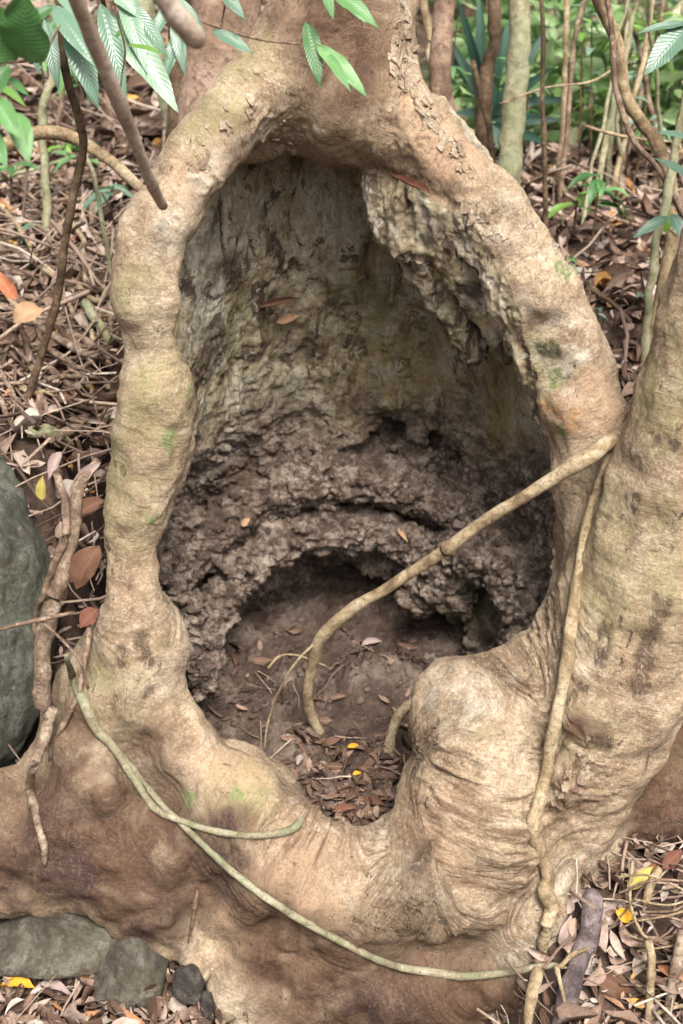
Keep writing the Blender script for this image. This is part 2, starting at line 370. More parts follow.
def surface_nets(D):
    ins = D < 0
    a = ins[:-1, :-1, :-1]; cnt = np.zeros(a.shape, np.uint8)
    for i in (0, 1):
        for j in (0, 1):
            for k in (0, 1):
                cnt += ins[i:NX - 1 + i, j:NY - 1 + j, k:NZ - 1 + k]
    act = (cnt > 0) & (cnt < 8)
    ci = np.nonzero(act); N = len(ci[0])
    vid = np.full(act.shape, -1, np.int32); vid[ci] = np.arange(N)
    acc = np.zeros((N, 3), np.float32); c = np.zeros(N, np.float32)
    off = [(i, j, k) for i in (0, 1) for j in (0, 1) for k in (0, 1)]
    vals = {o: D[ci[0] + o[0], ci[1] + o[1], ci[2] + o[2]] for o in off}
    for o in off:
        for ax in range(3):
            if o[ax] == 1: continue
            q = list(o); q[ax] = 1; q = tuple(q)
            va, vb = vals[o], vals[q]; x = (va < 0) != (vb < 0)
            t = np.where(x, va / np.where(x, va - vb, 1), 0)
            p = np.tile(np.array(o, np.float32), (N, 1)); p[:, ax] += t
            acc += p * x[:, None]; c += x
    V = np.stack(ci, 1) + acc / c[:, None]
    V = V * H + LO
    Fs = []
    for ax in range(3):
        s0 = [slice(1, -1)] * 3; s1 = [slice(1, -1)] * 3
        s0[ax] = slice(0, -1); s1[ax] = slice(1, None)
        A = ins[tuple(s0)]; B = ins[tuple(s1)]; e = np.nonzero(A != B)
        base = [e[i] + (0 if i == ax else 1) for i in range(3)]
        u, v = (ax + 1) % 3, (ax + 2) % 3
        def g(du, dv):
            b = list(base); b[u] = b[u] - du; b[v] = b[v] - dv
            return vid[b[0], b[1], b[2]]
        q = np.stack([g(1, 1), g(0, 1), g(0, 0), g(1, 0)], 1)
        flip = ~A[e]; q[flip] = q[flip][:, ::-1]
        Fs.append(q)
    F = np.concatenate(Fs); F = F[(F >= 0).all(1)]
    return V, F
D_all[[0, -1]] = .02; D_all[:, [0, -1]] = .02; D_all[:, :, [0, -1]] = .02
V, F = surface_nets(D_all)
tmp = bpy.data.meshes.new('tmp'); tmp.vertices.add(len(V)); tmp.vertices.foreach_set('co', V.astype(np.float32).ravel())
tmp.loops.add(F.size); tmp.loops.foreach_set('vertex_index', F.astype(np.int32).ravel())
tmp.polygons.add(len(F)); tmp.polygons.foreach_set('loop_start', np.arange(0, F.size, 4, dtype=np.int32)); tmp.update(calc_edges=True)
to = bpy.data.objects.new('tmp', tmp); col.objects.link(to)
md = to.modifiers.new('s', 'SUBSURF'); md.levels = 1; md.render_levels = 1
dg = bpy.context.evaluated_depsgraph_get()
fm = bpy.data.meshes.new_from_object(to.evaluated_get(dg))
bpy.data.objects.remove(to)
n = len(fm.vertices); V = np.empty(n * 3, np.float32); fm.vertices.foreach_get('co', V); V = V.reshape(-1, 3)
N = np.empty(n * 3, np.float32); fm.vertex_normals.foreach_get('vector', N); N = N.reshape(-1, 3)
F = np.empty(len(fm.loops), np.int32); fm.loops.foreach_get('vertex_index', F); F = F.reshape(-1, 4)
def sample(G, P):
    q = np.clip((P - LO) / H, 0, np.array([NX, NY, NZ]) - 1.001); i = q.astype(int); t = q - i
    o = 0
    for a in (0, 1):
        for b in (0, 1):
            for c in (0, 1):
                wgt = np.where(a, t[:, 0], 1 - t[:, 0]) * np.where(b, t[:, 1], 1 - t[:, 1]) * np.where(c, t[:, 2], 1 - t[:, 2])
                o = o + wgt * G[i[:, 0] + a, i[:, 1] + b, i[:, 2] + c]
    return o
db, ds = sample(D_bark, V), sample(shell, V)
dc = sample(Dcav, V)
inner = sstep(-.004, .010, db - ds + .006 * noise(V, 30, 77)) * sstep(.16, .10, dc)
# distance along the grain, blended between limbs
kf = None
ax = np.zeros(n); wt = np.zeros(n); s_off = 0
for k, ch in CH.items():
    if k.startswith(('lump', 'bulge', 'drip', 'base_spine', 'base_toe')): continue
    s = s_off
    for a, b in zip(ch[:-1], ch[1:]):
        L = np.linalg.norm(b[:3] - a[:3]); d, t = seg_d(V[:, 0], V[:, 1], V[:, 2], a, b)
        wg = np.exp(-np.clip(d + .01, 0, 1) / .012); ax += wg * (s + t * L); wt += wg; s += L
axial = np.where(wt > 1e-6, ax / np.maximum(wt, 1e-6), V[:, 2])
_c = at(485, 800, 2.0); _d = np.linalg.norm((V - _c) / np.array([.16, .3, .22]), axis=1); m2 = sstep(1.15, .7, _d)
axial = axial * (1 - m2) + m2 * (V[:, 2] * 1.0 + .35 * (V[:, 0] - _c[0]) + .9 * (V[:, 0] - _c[0]) ** 2 / .1 * .1 + .012 * noise(V, 9, 33))
pa = V * 7; pa = pa + np.stack([axial * 0, axial * 0, axial * 48], 1)
# screen-independent feature spots, each a ball in space
from mathutils.bvhtree import BVHTree
bvh0 = BVHTree.FromPolygons(V.tolist(), F.tolist())
def spots(lst, hard=.35, wob=.35):
    o = np.zeros(n)
    for px, py, Y, r in lst:
        c = at(px, py, Y); d = ray(px, py)
        if r < 30:
            h_ = bvh0.ray_cast(Vector((0, 0, CAM_Z)), Vector(d).normalized())
            if h_[0] is not None: c = np.array(h_[0])
        rr = r * (Y / d[1]) / FPX
        dd = np.linalg.norm(V - c, axis=1); m = dd < rr * 2
        if m.any(): o[m] = np.maximum(o[m], sstep(1, hard, dd[m] / rr + wob * noise(V[m], 1.6 / rr, 91)))
    return o
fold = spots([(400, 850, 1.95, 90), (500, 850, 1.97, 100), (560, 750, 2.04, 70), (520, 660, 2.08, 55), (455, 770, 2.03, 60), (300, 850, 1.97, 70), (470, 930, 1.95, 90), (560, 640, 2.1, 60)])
wr = sstep(-.1, .8, noise(V, 5, 61))
disp_b = .010 * fbm(V, 14, 2, 3) + (.0009 + .0014 * wr) * noise(pa, .8, 4) + (.0005 + .0008 * wr) * noise(pa, 1.9, 6) + .0009 * fbm(V, 90, 2, 12)
pw = pa + .5 * np.stack([noise(V, 22, 34), noise(V, 22, 35), noise(V, 22, 36)], 1)
disp_b += fold * sstep(-.7, .5, noise(V, 12, 37)) * (-.016 * np.abs(noise(pw, .9, 14)) + .004 + .004 * ridged(pw, 1.7, 1, 15))
disp_b += .0013 * fbm(V, 45, 3, 38)
disp_b += .016 * fbm(V, 9, 3, 19) * sstep(.45, .2, V[:, 2])
rough = spots([(490, 235, 2.3, 45), (470, 200, 2.3, 30), (415, 130, 2.3, 40), (540, 320, 2.28, 30), (600, 770, 2.05, 35), (555, 780, 2.03, 45), (405, 60, 2.35, 14), (408, 90, 2.33, 16), (430, 120, 2.32, 16), (450, 150, 2.3, 16), (400, 30, 2.35, 16), (595, 775, 2.0, 50), (260, 120, 2.28, 30), (215, 180, 2.2, 30)])
disp_b += rough * .006 * ridged(V, 45, 2, 17)
lowf = sstep(.92, .66, V[:, 2] + .05 * noise(V, 6, 3))
disp_i = lowf * (.011 * ridged(V, (30, 30, 56), 3, 51) + .006 * fbm(V, 90, 2, 53)) + (1 - lowf) * (.004 * ridged(V, (40, 40, 12), 2, 57) + .003 * fbm(V, 80, 2, 59))
V2 = V + N * ((1 - inner) * disp_b + inner * disp_i)[:, None]

A_b = dict(axial=axial, fold=fold,
  pink=spots([(400, 90, 2.3, 80), (440, 150, 2.3, 60), (215, 165, 2.2, 60), (350, 50, 2.35, 80), (300, 900, 1.95, 90), (230, 770, 2.0, 60), (590, 400, 2.2, 70), (430, 820, 2.0, 60)], .2) * .8,
  green=spots([(130, 400, 2.1, 90), (120, 500, 2.1, 90), (200, 120, 2.25, 60), (240, 60, 2.3, 50), (125, 300, 2.12, 50), (110, 680, 2.08, 70), (230, 800, 2.0, 60), (540, 370, 2.25, 50), (620, 560, 2.06, 110), (660, 380, 2.06, 90), (470, 720, 2.05, 45), (670, 780, 2.15, 70), (580, 730, 2.05, 60)], .2),
  brown=spots([(100, 850, 1.95, 120), (20, 840, 1.95, 110), (200, 880, 1.97, 70), (665, 812, 2.14, 85), (700, 760, 2.17, 90), (615, 845, 2.14, 50), (330, 1000, 1.9, 130), (450, 1010, 1.9, 110), (240, 700, 2.1, 40), (80, 740, 2.05, 60), (590, 720, 2.02, 34), (330, 40, 2.3, 90), (380, 20, 2.3, 60), (140, 760, 2.0, 60), (60, 800, 1.98, 90), (140, 880, 1.96, 80), (250, 900, 1.95, 60), (400, 980, 1.92, 110), (520, 1000, 1.94, 60), (180, 850, 1.97, 80), (300, 960, 1.92, 90)], .3),
  maroon=spots([(20, 820, 1.95, 60), (60, 890, 1.95, 70), (-10, 880, 1.95, 60), (160, 900, 1.96, 50), (230, 820, 1.97, 35), (225, 870, 1.95, 45), (100, 810, 2.0, 40), (150, 925, 1.95, 40), (685, 830, 2.15, 50), (380, 1000, 1.9, 60)], .3),
  pale=spots([(490, 225, 2.28, 45), (560, 350, 2.2, 70), (215, 170, 2.2, 50), (170, 230, 2.15, 40), (560, 900, 2.0, 60), (275, 150, 2.3, 45), (530, 940, 1.97, 50), (460, 700, 2.05, 50), (220, 740, 2.02, 30)], .2),
  moss=spots([(171, 440, 2.1, 17), (186, 392, 2.12, 8), (240, 795, 1.98, 10), (155, 520, 2.1, 8), (184, 798, 1.98, 12), (545, 350, 2.24, 16), (555, 380, 2.22, 12), (565, 270, 2.22, 14), (560, 430, 2.22, 10)], .5, .5),
  ochre=spots([(545, 405, 2.22, 10), (560, 412, 2.22, 9), (573, 425, 2.2, 10), (575, 412, 2.2, 9), (186, 310, 2.15, 8)], .5, .4),
  crack=spots([(661, 603, 2.02, 12), (658, 614, 2, 12), (655, 625, 2.02, 13), (651, 636, 2, 13), (648, 647, 2, 12), (645, 658, 2.03, 12), (642, 669, 2.03, 11), (639, 680, 2.03, 10), (637, 692, 2, 9), (603, 628, 2.04, 10), (601, 638, 2.04, 11), (600, 648, 2, 11), (598, 660, 2.04, 10), (636, 497, 2.05, 7), (633, 508, 2.05, 7), (678, 430, 2.05, 7), (674, 445, 2.05, 7), (580, 690, 2.03, 8), (141, 642, 2.05, 10), (145, 655, 2.05, 10), (150, 664, 2, 8), (124, 650, 2.05, 8), (122, 662, 2, 7), (150, 690, 2, 9), (120, 470, 2, 7), (160, 330, 2, 7), (419, 858, 1.93, 22), (640, 690, 2.03, 12), (655, 440, 2.06, 10), (550, 350, 2.22, 16), (600, 745, 2.02, 14), (570, 700, 2.02, 10), (240, 860, 1.95, 12)], .4, .5))
A_i = dict(lower=lowf,
  ochre=spots([(450, 260, 2.4, 50), (490, 320, 2.35, 50), (530, 400, 2.35, 40), (480, 330, 2.6, 90), (440, 250, 2.6, 80), (500, 400, 2.6, 80), (560, 440, 2.4, 40), (330, 260, 2.8, 70), (400, 360, 2.8, 90)], .2),
  green=spots([(520, 600, 2.6, 70), (480, 590, 2.7, 50), (400, 290, 2.75, 90), (480, 300, 2.5, 70), (220, 330, 2.6, 50), (300, 270, 2.8, 60)], .2),
  stain_shade=spots([(430, 230, 2.4, 26), (470, 290, 2.4, 26), (450, 330, 2.5, 30), (505, 350, 2.35, 22), (400, 215, 2.4, 18), (275, 310, 2.8, 70), (250, 400, 2.75, 70), (200, 350, 2.5, 40), (180, 570, 2.5, 60), (360, 400, 2.85, 60), (235, 270, 2.5, 35), (235, 480, 2.7, 60)], .2))  # leading spots paint crevice shade into the ragged wood; the rest are wall stains

tree = empty('hollow_tree', (0.0, 2.3, 0), 'big old tree with pale wrinkled bark and a large arched hollow opening in its base', 'tree')
BARKM = mat_bark(); HOLM = mat_hollow()
fi = inner[F].mean(1) > .5
def sub_mesh(mask, name, mat, A):
    f = F[mask]; u, inv = np.unique(f, return_inverse=True)
    return mesh_obj(name, V2[u], inv.reshape(-1, 4), mat, tree, {k: v[u] for k, v in A.items()})
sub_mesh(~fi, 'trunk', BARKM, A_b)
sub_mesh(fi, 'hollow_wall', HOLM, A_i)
del D_all, Dsh, Dcav, D_bark, shell
# ------------------------------------------------------------------ snapping helpers
from mathutils.bvhtree import BVHTree
tree_bvh = BVHTree.FromPolygons(V2.tolist(), F[:, :].tolist())
def on_tree(px, py, off=0.0):
    d = Vector(ray(px, py)).normalized(); h = tree_bvh.ray_cast(Vector((0, 0, CAM_Z)), d)
    if h[0] is None: return None
    return np.array(h[0]) - np.array(d) * off
PXM = lambda Y, px=341, py=512: (Y / ray(px, py)[1]) / FPX        # metres per pixel at depth Y

# ------------------------------------------------------------------ ground
def terrain_h(x, y):
    x = np.asarray(x, float); y = np.asarray(y, float)
    p = np.stack([x, y, x * 0], -1).reshape(-1, 3)
    bank0 = np.where(x < 0, 2.06, 2.28); bank1 = np.where(x < 0, 2.55, 2.75)
    h = .80 * sstep(bank0, bank1, y) + .26 * np.clip(y - 2.5, 0, 30) * sstep(2.3, 3.2, y) - .20 * np.clip(y - 4.0, 0, 30) * sstep(.0, .25, x / np.maximum(y, .5) + .05)
    f0 = np.where(x < 0, -.125, -.14 + 1.15 * np.clip(y - 1.84, 0, .16)) + .03 * np.clip(y - 1.9, -2, 0)
    mid = sstep(-.30, -.18, x) * sstep(.40, .24, x)
    h = h + (f0 * (1 - mid) - .24 * mid) * sstep(2.75, 2.2, y) - .10 * np.clip(1.2 - y, 0, 6)
    r = np.sqrt((x / .56) ** 2 + ((y - 2.62) / .62) ** 2)
    m = sstep(1.12, .80, r)
    n = (.035 * fbm(p, 2.3, 3, 101) + .015 * fbm(p, 11, 2, 107)).reshape(x.shape)
    far = sstep(4, 9, y) * (.35 * fbm(p, .5, 3, 113)).reshape(x.shape)
    return (h + n + far) * (1 - m) + m * np.minimum(h, -.02)
def axis(segs):
    o = []
    for a, b, st in segs: o += list(np.arange(a, b, st))
    return np.array(o + [segs[-1][1]])
def grid_mesh(name, xs, ys, fn, mat, kind='structure', keep=None):
    X, Y = np.meshgrid(xs, ys, indexing='ij'); Z = fn(X, Y)
    Vg = np.stack([X, Y, Z], -1).reshape(-1, 3); nx, ny = X.shape
    i = np.arange(nx * ny).reshape(nx, ny)
    Fg = np.stack([i[:-1, :-1], i[1:, :-1], i[1:, 1:], i[:-1, 1:]], -1).reshape(-1, 4)
    if keep is not None: Fg = Fg[keep(Vg[Fg].mean(1))]
    return tag(mesh_obj(name, Vg, Fg, mat), kind=kind)
def mat_soil(name, dark, mid, lite):
    m = NM(name, .95, .06)
    c = m.ramp(m.noise(9, 8, .7), [(.3, dark), (.5, mid), (.72, lite)])
    c = m.mix(m.rng(m.noise(80, 5, .8), .45, .7, 0, .6), c, dark)
    c = m.mix(m.rng(m.noise(120, 3, .7), .64, .7, 0, .6), c, lite)
    m.color(c); b = m.bump(m.noise(45, 8, .75), .015, .9); m.bump(m.noise(220, 4, .8), .004, 1, b); return m.m
SOIL = mat_soil('forest_soil', (.03, .02, .016), (.10, .065, .05), (.20, .14, .11))
HSOIL = mat_soil('hollow_soil', (.03, .021, .017), (.11, .077, .062), (.31, .25, .205))
grid_mesh('ground', axis([(-40, -6, 1.0), (-6, -1.8, .15), (-1.8, 1.8, .03), (1.8, 6, .15), (6, 40, 1.0)]),
          axis([(-12, 1.2, .4), (1.2, 4.5, .03), (4.5, 9, .12), (9, 80, 1.0)]), terrain_h, SOIL)
def soil_h(x, y):
    x = np.asarray(x, float); y = np.asarray(y, float)
    p = np.stack([x, y, x * 0], -1).reshape(-1, 3)
    h = .125 + .10 * (y - 2.1) + .25 * np.clip(y - 2.66, 0, 1) + .10 * np.exp(-((x - .10) ** 2 / .012 + (y - 2.56) ** 2 / .008)) + .05 * np.exp(-((x - .02) ** 2 / .004 + (y - 2.52) ** 2 / .003)) \
        + .05 * np.exp(-((x + .17) ** 2 / .01 + (y - 2.45) ** 2 / .01)) + .12 * sstep(.25, .42, np.abs(x - .02))
    return h + (.018 * fbm(p, 11, 4, 131) + .014 * ridged(p, 26, 3, 137) + .004 * fbm(p, 90, 2, 139)).reshape(x.shape)
grid_mesh('hollow_soil', np.arange(-.40, .44, .005), np.arange(2.09, 3.08, .005), soil_h, HSOIL,
          keep=lambda c: ((c[:, 0] - .02) / .42) ** 2 + ((c[:, 1] - 2.58) / .50) ** 2 < 1)
def ground_at(px, py):
    d = ray(px, py); t = np.linspace(1.6, 40, 1600); P = np.array([0, 0, CAM_Z]) + d * t[:, None]
    below = P[:, 2] < terrain_h(P[:, 0], P[:, 1]); i = np.argmax(below) if below.any() else len(t) - 1
    q = P[i].copy(); q[2] = float(terrain_h(q[0], q[1])); return q

# ------------------------------------------------------------------ tubes, leaves, stones
def tube(path, sides=8, wob=0.0, seed=0, knots=True):
    """path (N,4) x y z r -> verts, quads"""
    path = np.asarray(path, float); n = len(path); C_, r = path[:, :3], path[:, 3]
    T = np.gradient(C_, axis=0); T /= np.linalg.norm(T, axis=1)[:, None] + 1e-9
    up = np.array([.3, .2, .9]); up = up / np.linalg.norm(up)
    A = np.cross(T, up); A /= np.linalg.norm(A, axis=1)[:, None] + 1e-6; B = np.cross(T, A)
    th = np.linspace(0, 2 * np.pi, sides, endpoint=False)
    ring = C_[:, None] + r[:, None, None] * (np.cos(th)[None, :, None] * A[:, None] + np.sin(th)[None, :, None] * B[:, None])
    Vt = ring.reshape(-1, 3)
    if wob:
        rr = np.repeat(r, sides); dirv = Vt - np.repeat(C_, sides, 0)
        q = Vt / np.maximum(rr.mean(), 1e-4)
        Vt = np.repeat(C_, sides, 0) + dirv * (1 + wob * fbm(q, .55, 3, 200 + seed))[:, None]
    i = np.arange(n * sides).reshape(n, sides); j = np.roll(i, -1, 1)
    Ft = np.stack([i[:-1], j[:-1], j[1:], i[1:]], -1).reshape(-1, 4).tolist()
    Ft.append(list(range(sides))[::-1]); Ft.append(list(range((n - 1) * sides, n * sides)))
    return Vt, Ft
def wavy(P, amp, f, seed):
    P = P.copy(); 
    for k in range(3): P[:, k] += amp * fbm(P[:, :3] + 5 * k, f, 3, seed + k)
    return P
def merge(parts):
    Vs, Fs, o = [], [], 0
    for v, f in parts:
        Vs.append(v); Fs += [[a + o for a in q] for q in f]; o += len(v)
    return np.vstack(Vs), Fs
def px_path(pts, sub=6):
    return chain(pts, sub)
def surf_path(pts, sub=6, lift=.6):
    """pts (px,py,rpx) laid on the tree surface"""
    a = []; last = 2.0
    for p in pts:
        px, py, r = p[:3]; h = on_tree(px, py) if len(p) < 4 else None
        if len(p) == 4: h = at(px, py, p[3])
        if h is None: h = at(px, py, last)
        last = h[1]; rm = r * PXM(h[1], px, py)
        d = ray(px, py); d = d / np.linalg.norm(d); a.append([*(h - d * rm * lift), rm])
    a = np.array(a); return catmull(a, sub)
def stick(name, path, mat, label, cat='vine', group=None, sides=9, wob=.18, seed=1, extra=None, amp=.0):
    path = np.array(path)
    sl_ = np.concatenate([[0], np.cumsum(np.linalg.norm(np.diff(path[:, :3], axis=0), axis=1))]); m_ = len(path)
    q_ = np.stack([sl_, sl_ * 0 + seed * 3.1, sl_ * 0], 1)
    path[:, 3] *= .96 + .10 * np.clip(noise(q_, 9, seed), -1, 1) + .22 * np.clip(noise(q_, 30, seed + 5) - .45, 0, 1)
    if cat in ('vine', 'root', 'twig', 'stick'): path[:, 3] *= .35 + .65 * sstep(0, .05, 1 - np.arange(m_) / (m_ - 1.0)) 
    if amp or cat == 'vine': path = wavy(path, amp or .0018, 12, seed)
    parts = [tube(path, sides, wob, seed)]
    for e in (extra or []): parts.append(tube(e, 6, wob, seed + 3))
    v, f = merge(parts)
    return tag(mesh_obj(name, v, f, mat, origin=path[0, :3]), label, cat, group)

def leaf_grid(nu, nv):
    u = np.linspace(0, 1, nu); v = np.linspace(-1, 1, nv); U, W = np.meshgrid(u, v, indexing='ij')
    i = np.arange(nu * nv).reshape(nu, nv)
    return U.ravel(), W.ravel(), np.stack([i[:-1, :-1], i[1:, :-1], i[1:, 1:], i[:-1, 1:]], -1).reshape(-1, 4)
def prof(U, tip=1.5): return np.maximum(np.sin(np.pi * np.clip(U, 0, 1) ** .85), 0) ** .8 * (1 - .25 * U) * np.where(U > .8, (1 - (U - .8) / .2 * .35), 1) + .012
def big_leaf(base, tip, width, face=(0, -.5, 1), fold=.25, sag=.10, curl=0.0, wavei=.04, seed=0, nu=15, nv=7):
    base, tip = np.array(base, float), np.array(tip, float); L = np.linalg.norm(tip - base); T = (tip - base) / L
    f = np.array(face, float); Nn = f - T * (f @ T); Nn /= np.linalg.norm(Nn) + 1e-9; S = np.cross(T, Nn)
    U, W, Fq = leaf_grid(nu, nv); w = prof(U) * width / 2
    z = fold * np.abs(W) * w + sag * L * (np.sin(np.pi * U) if True else 0) + curl * L * (W ** 2) * prof(U)
    z = z + wavei * width * noise(np.stack([U * 6, W * 1.5, U * 0 + seed], 1), 1.3, seed) * np.abs(W)
    side = .06 * L * np.sin(U * 2.2 + seed)
    Vv = base + T * (U * L)[:, None] + S * (W * w + side * 0.5)[:, None] + Nn * z[:, None]
    return Vv, Fq, dict(lu=U, lv=W, rnd=np.full(len(U), (seed * 0.6180339) % 1))
def mat_green(name, dark, mid, lite, spec=.5, rough=.38, trans=.3):
    m = NM(name, rough, spec)
    c = m.ramp(m.attr('rnd'), [(0, dark), (.55, mid), (1, lite)])
    c = m.mix(m.rng(m.noise(30, 4, .6), .3, .7, 0, .35), c, dark)
    a = m.math('ABSOLUTE', m.attr('lv')); ph = m.math('SUBTRACT', m.math('MULTIPLY', m.attr('lu'), 17), m.math('MULTIPLY', a, 2.6))
    vein = m.math('ABSOLUTE', m.math('SINE', m.math('MULTIPLY', ph, math.pi)))
    vl = m.math('MAXIMUM', m.rng(vein, .0, .22, .5, 0), m.rng(a, .0, .07, 1, 0))
    c = m.mix(m.math('MULTIPLY', vl, .14), c, lite)
    m.color(c); m.bump(m.math('ADD', vein, m.rng(a, 0, .12, -1, 0)), .0005, .7)
    tr = m.n('ShaderNodeBsdfTranslucent'); m.l(c, tr.inputs[0]); mx = m.n('ShaderNodeMixShader'); mx.inputs[0].default_value = trans
    m.l(m.b.outputs[0], mx.inputs[1]); m.l(tr.outputs[0], mx.inputs[2]); m.l(mx.outputs[0], m.out.inputs[0]); return m.m
def mat_dead(name='dead_leaf', stops=None):
    m = NM(name, .8, .12)
    c = m.ramp(m.attr('rnd'), stops or [(0, (.035, .022, .017)), (.25, (.09, .052, .036)), (.45, (.18, .12, .09)), (.64, (.28, .20, .16)), (.80, (.35, .275, .23)), (.93, (.40, .35, .30)), (.97, (.30, .13, .06)), (1, (.42, .24, .07))])
    c = m.mix(m.rng(m.noise(45, 6, .75), .42, .68, 0, .65), c, (.07, .042, .03))
    c = m.mix(m.rng(m.noise(70, 4, .7), .6, .7, 0, .5), c, (.42, .35, .29))
    a = m.math('ABSOLUTE', m.attr('lv'))
    c = m.mix(m.rng(a, 0, .1, .4, 0), c, (.42, .30, .2))
    m.color(c); m.bump(m.noise(90, 5, .7), .003, .8); return m.m
def mat_wood(name, dark, mid, lite, rough=.85, green=0.0, scale=1.0, fine=90):
    m = NM(name, rough, .15)
    c = m.ramp(m.noise(16 * scale, 6, .7, .6), [(.36, dark), (.5, mid), (.64, lite)])
    c = m.mix(m.rng(m.noise(fine, 6, .8), .5, .60, 0, .75), c, dark)
    c = m.mix(m.rng(m.noise(fine * .6, 4, .75, 1), .6, .68, 0, .6), c, lite)
    if green: c = m.mix(m.rng(m.noise(22 * scale, 4, .7), .45, .6, 0, green), c, (.20, .24, .14))
    m.color(c); b = m.bump(m.noise(fine, 6, .75), .005, .9); m.bump(m.noise(fine * 4, 3, .7), .001, .8, b); return m.m
DEAD = mat_dead()
GREEN = mat_green('glossy_green_leaf', (.045, .12, .035), (.085, .21, .065), (.18, .34, .13))
BLUEG = mat_green('silvery_green_leaf', (.07, .14, .09), (.13, .22, .15), (.22, .32, .22), .6, .32, .22)
YGREEN = mat_green('yellow_green_leaf', (.10, .22, .04), (.18, .34, .06), (.30, .46, .12), .4, .4, .4)
TWIG = mat_wood('dry_twig', (.07, .045, .032), (.20, .135, .095), (.37, .28, .21))
PALEV = mat_wood('pale_vine_bark', (.14, .095, .055), (.33, .25, .15), (.48, .40, .27), fine=120)
GREYV = mat_wood('grey_brown_vine_bark', (.08, .053, .038), (.24, .175, .125), (.44, .36, .27), fine=110)
GREENV = mat_wood('greenish_vine_bark', (.13, .11, .065), (.27, .235, .155), (.40, .37, .27), green=.45, fine=120)
DARKST = mat_wood('dark_stem_bark', (.04, .026, .016), (.115, .075, .045), (.20, .14, .09))
MOSSST = mat_wood('mossy_pale_stem_bark', (.12, .11, .06), (.28, .26, .16), (.42, .40, .28), green=.5, scale=.5, fine=60)
REDTR = mat_wood('brown_trunk_bark', (.10, .065, .045), (.24, .16, .115), (.38, .28, .21), scale=.35, fine=40)
LOGM = mat_wood('grey_log_bark', (.045, .034, .034), (.13, .10, .098), (.25, .21, .20), scale=.8, fine=70)

def mat_twigl():
    m = NM('mixed_dry_twigs', .85, .15)
    c = m.ramp(m.attr('rnd'), [(0, (.05, .035, .026)), (.3, (.15, .10, .075)), (.6, (.28, .205, .16)), (.88, (.33, .25, .195)), (1, (.44, .38, .31))])
    c = m.mix(m.rng(m.noise(60, 5, .75), .45, .65, 0, .6), c, (.09, .06, .045)); m.color(c); m.bump(m.noise(150, 4, .7), .002, .9); return m.m
TWIGL = mat_twigl()
# ------------------------------------------------------------------ leaf litter (ground cover) and tangled debris
def leaf_scatter(P, Nn, L, W, seed, tilt=.5, curl=.35, rlim=(0, 1)):
    g = np.random.default_rng(seed); n = len(P); U, Wd, Fq = leaf_grid(6, 3); k = len(U)
    yaw = g.uniform(0, 2 * np.pi, n); t = Nn + g.normal(0, tilt, (n, 3)) * .6; t /= np.linalg.norm(t, axis=1)[:, None]
    X = np.stack([np.cos(yaw), np.sin(yaw), 0 * yaw], 1); X -= t * (X * t).sum(1)[:, None]; X /= np.linalg.norm(X, axis=1)[:, None]
    Yv = np.cross(t, X); w = prof(U)[None] * W[:, None] / 2
    cu = g.normal(0, curl, n)[:, None]; cv = g.normal(.15, curl, n)[:, None]
    z = L[:, None] * cu * (U[None] - .5) ** 2 * 1.3 + cv * W[:, None] * np.abs(Wd)[None] ** 1.5 * prof(U)[None]
    z += .06 * W[:, None] * g.normal(0, 1, (n, k))
    bend = g.normal(0, .12, n)[:, None] * L[:, None] * (U[None] ** 2)
    Vv = P[:, None] + X[:, None] * ((U[None] - .5) * L[:, None])[..., None] + Yv[:, None] * (Wd[None] * w + bend)[..., None] + t[:, None] * z[..., None]
    Ff = (Fq[None] + (np.arange(n) * k)[:, None, None]).reshape(-1, 4)
    rnd = np.repeat(g.uniform(*rlim, n), k)
    return Vv.reshape(-1, 3), Ff, dict(rnd=rnd, lu=np.tile(U, n), lv=np.tile(Wd, n))
def area_pts(boxes, seed, hfn=None):
    g = np.random.default_rng(seed); out = []
    hfn = hfn or terrain_h
    for x0, x1, y0, y1, n, s in boxes:
        x = g.uniform(x0, x1, n); y = g.uniform(y0, y1, n); e = .02
        z = hfn(x, y); zx = (hfn(x + e, y) - z) / e; zy = (hfn(x, y + e) - z) / e
        N_ = np.stack([-zx, -zy, np.ones(n)], 1); N_ /= np.linalg.norm(N_, axis=1)[:, None]
        out.append((np.stack([x, y, z], 1), N_, np.full(n, s)))
    return [np.concatenate(a) for a in zip(*out)]
def not_in_tree(P):
    r = np.sqrt((P[:, 0] / .50) ** 2 + ((P[:, 1] - 2.62) / .56) ** 2); return r > 1
LIT = [(-1.7, -.3, 2.35, 4.2, 5200, .85), (-3, -.3, 4.2, 8, 2600, 1.5), (.3, 1.9, 2.5, 4.5, 4200, 1.0), (.2, 4, 4.5, 9, 3200, 1.5),
       (-.9, -.15, 1.55, 2.1, 2800, .75), (.2, 1.0, 1.55, 2.4, 2300, .7), (-.2, .3, 1.5, 1.9, 250, .9)]
P, Nn, S = area_pts(LIT, 5); k = not_in_tree(P); P, Nn, S = P[k], Nn[k], S[k]
g = np.random.default_rng(6); P = P + Nn * g.uniform(.002, .045, len(P))[:, None]
Lh = (.018 + .085 * g.uniform(0, 1, len(P)) ** 1.3) * S; Wd_ = Lh * g.uniform(.22, .6, len(P))
v, f, a = leaf_scatter(P, Nn, Lh, Wd_, 9, .6, .6)
tag(mesh_obj('leaf_litter', v, f, DEAD, attrs=a), kind='stuff', label='pinkish brown dead leaves covering the forest floor', cat='leaf litter')
P, Nn, S = area_pts([(-.12, .28, 2.12, 2.38, 330, .5), (-.3, .32, 2.4, 2.8, 90, .5)], 15, soil_h)
P = P + Nn * .006; g = np.random.default_rng(3); Lh = g.uniform(.03, .075, len(P)) * .7
v, f, a = leaf_scatter(P, Nn, Lh, Lh * .4, 19, .4, .3, (0, .52))
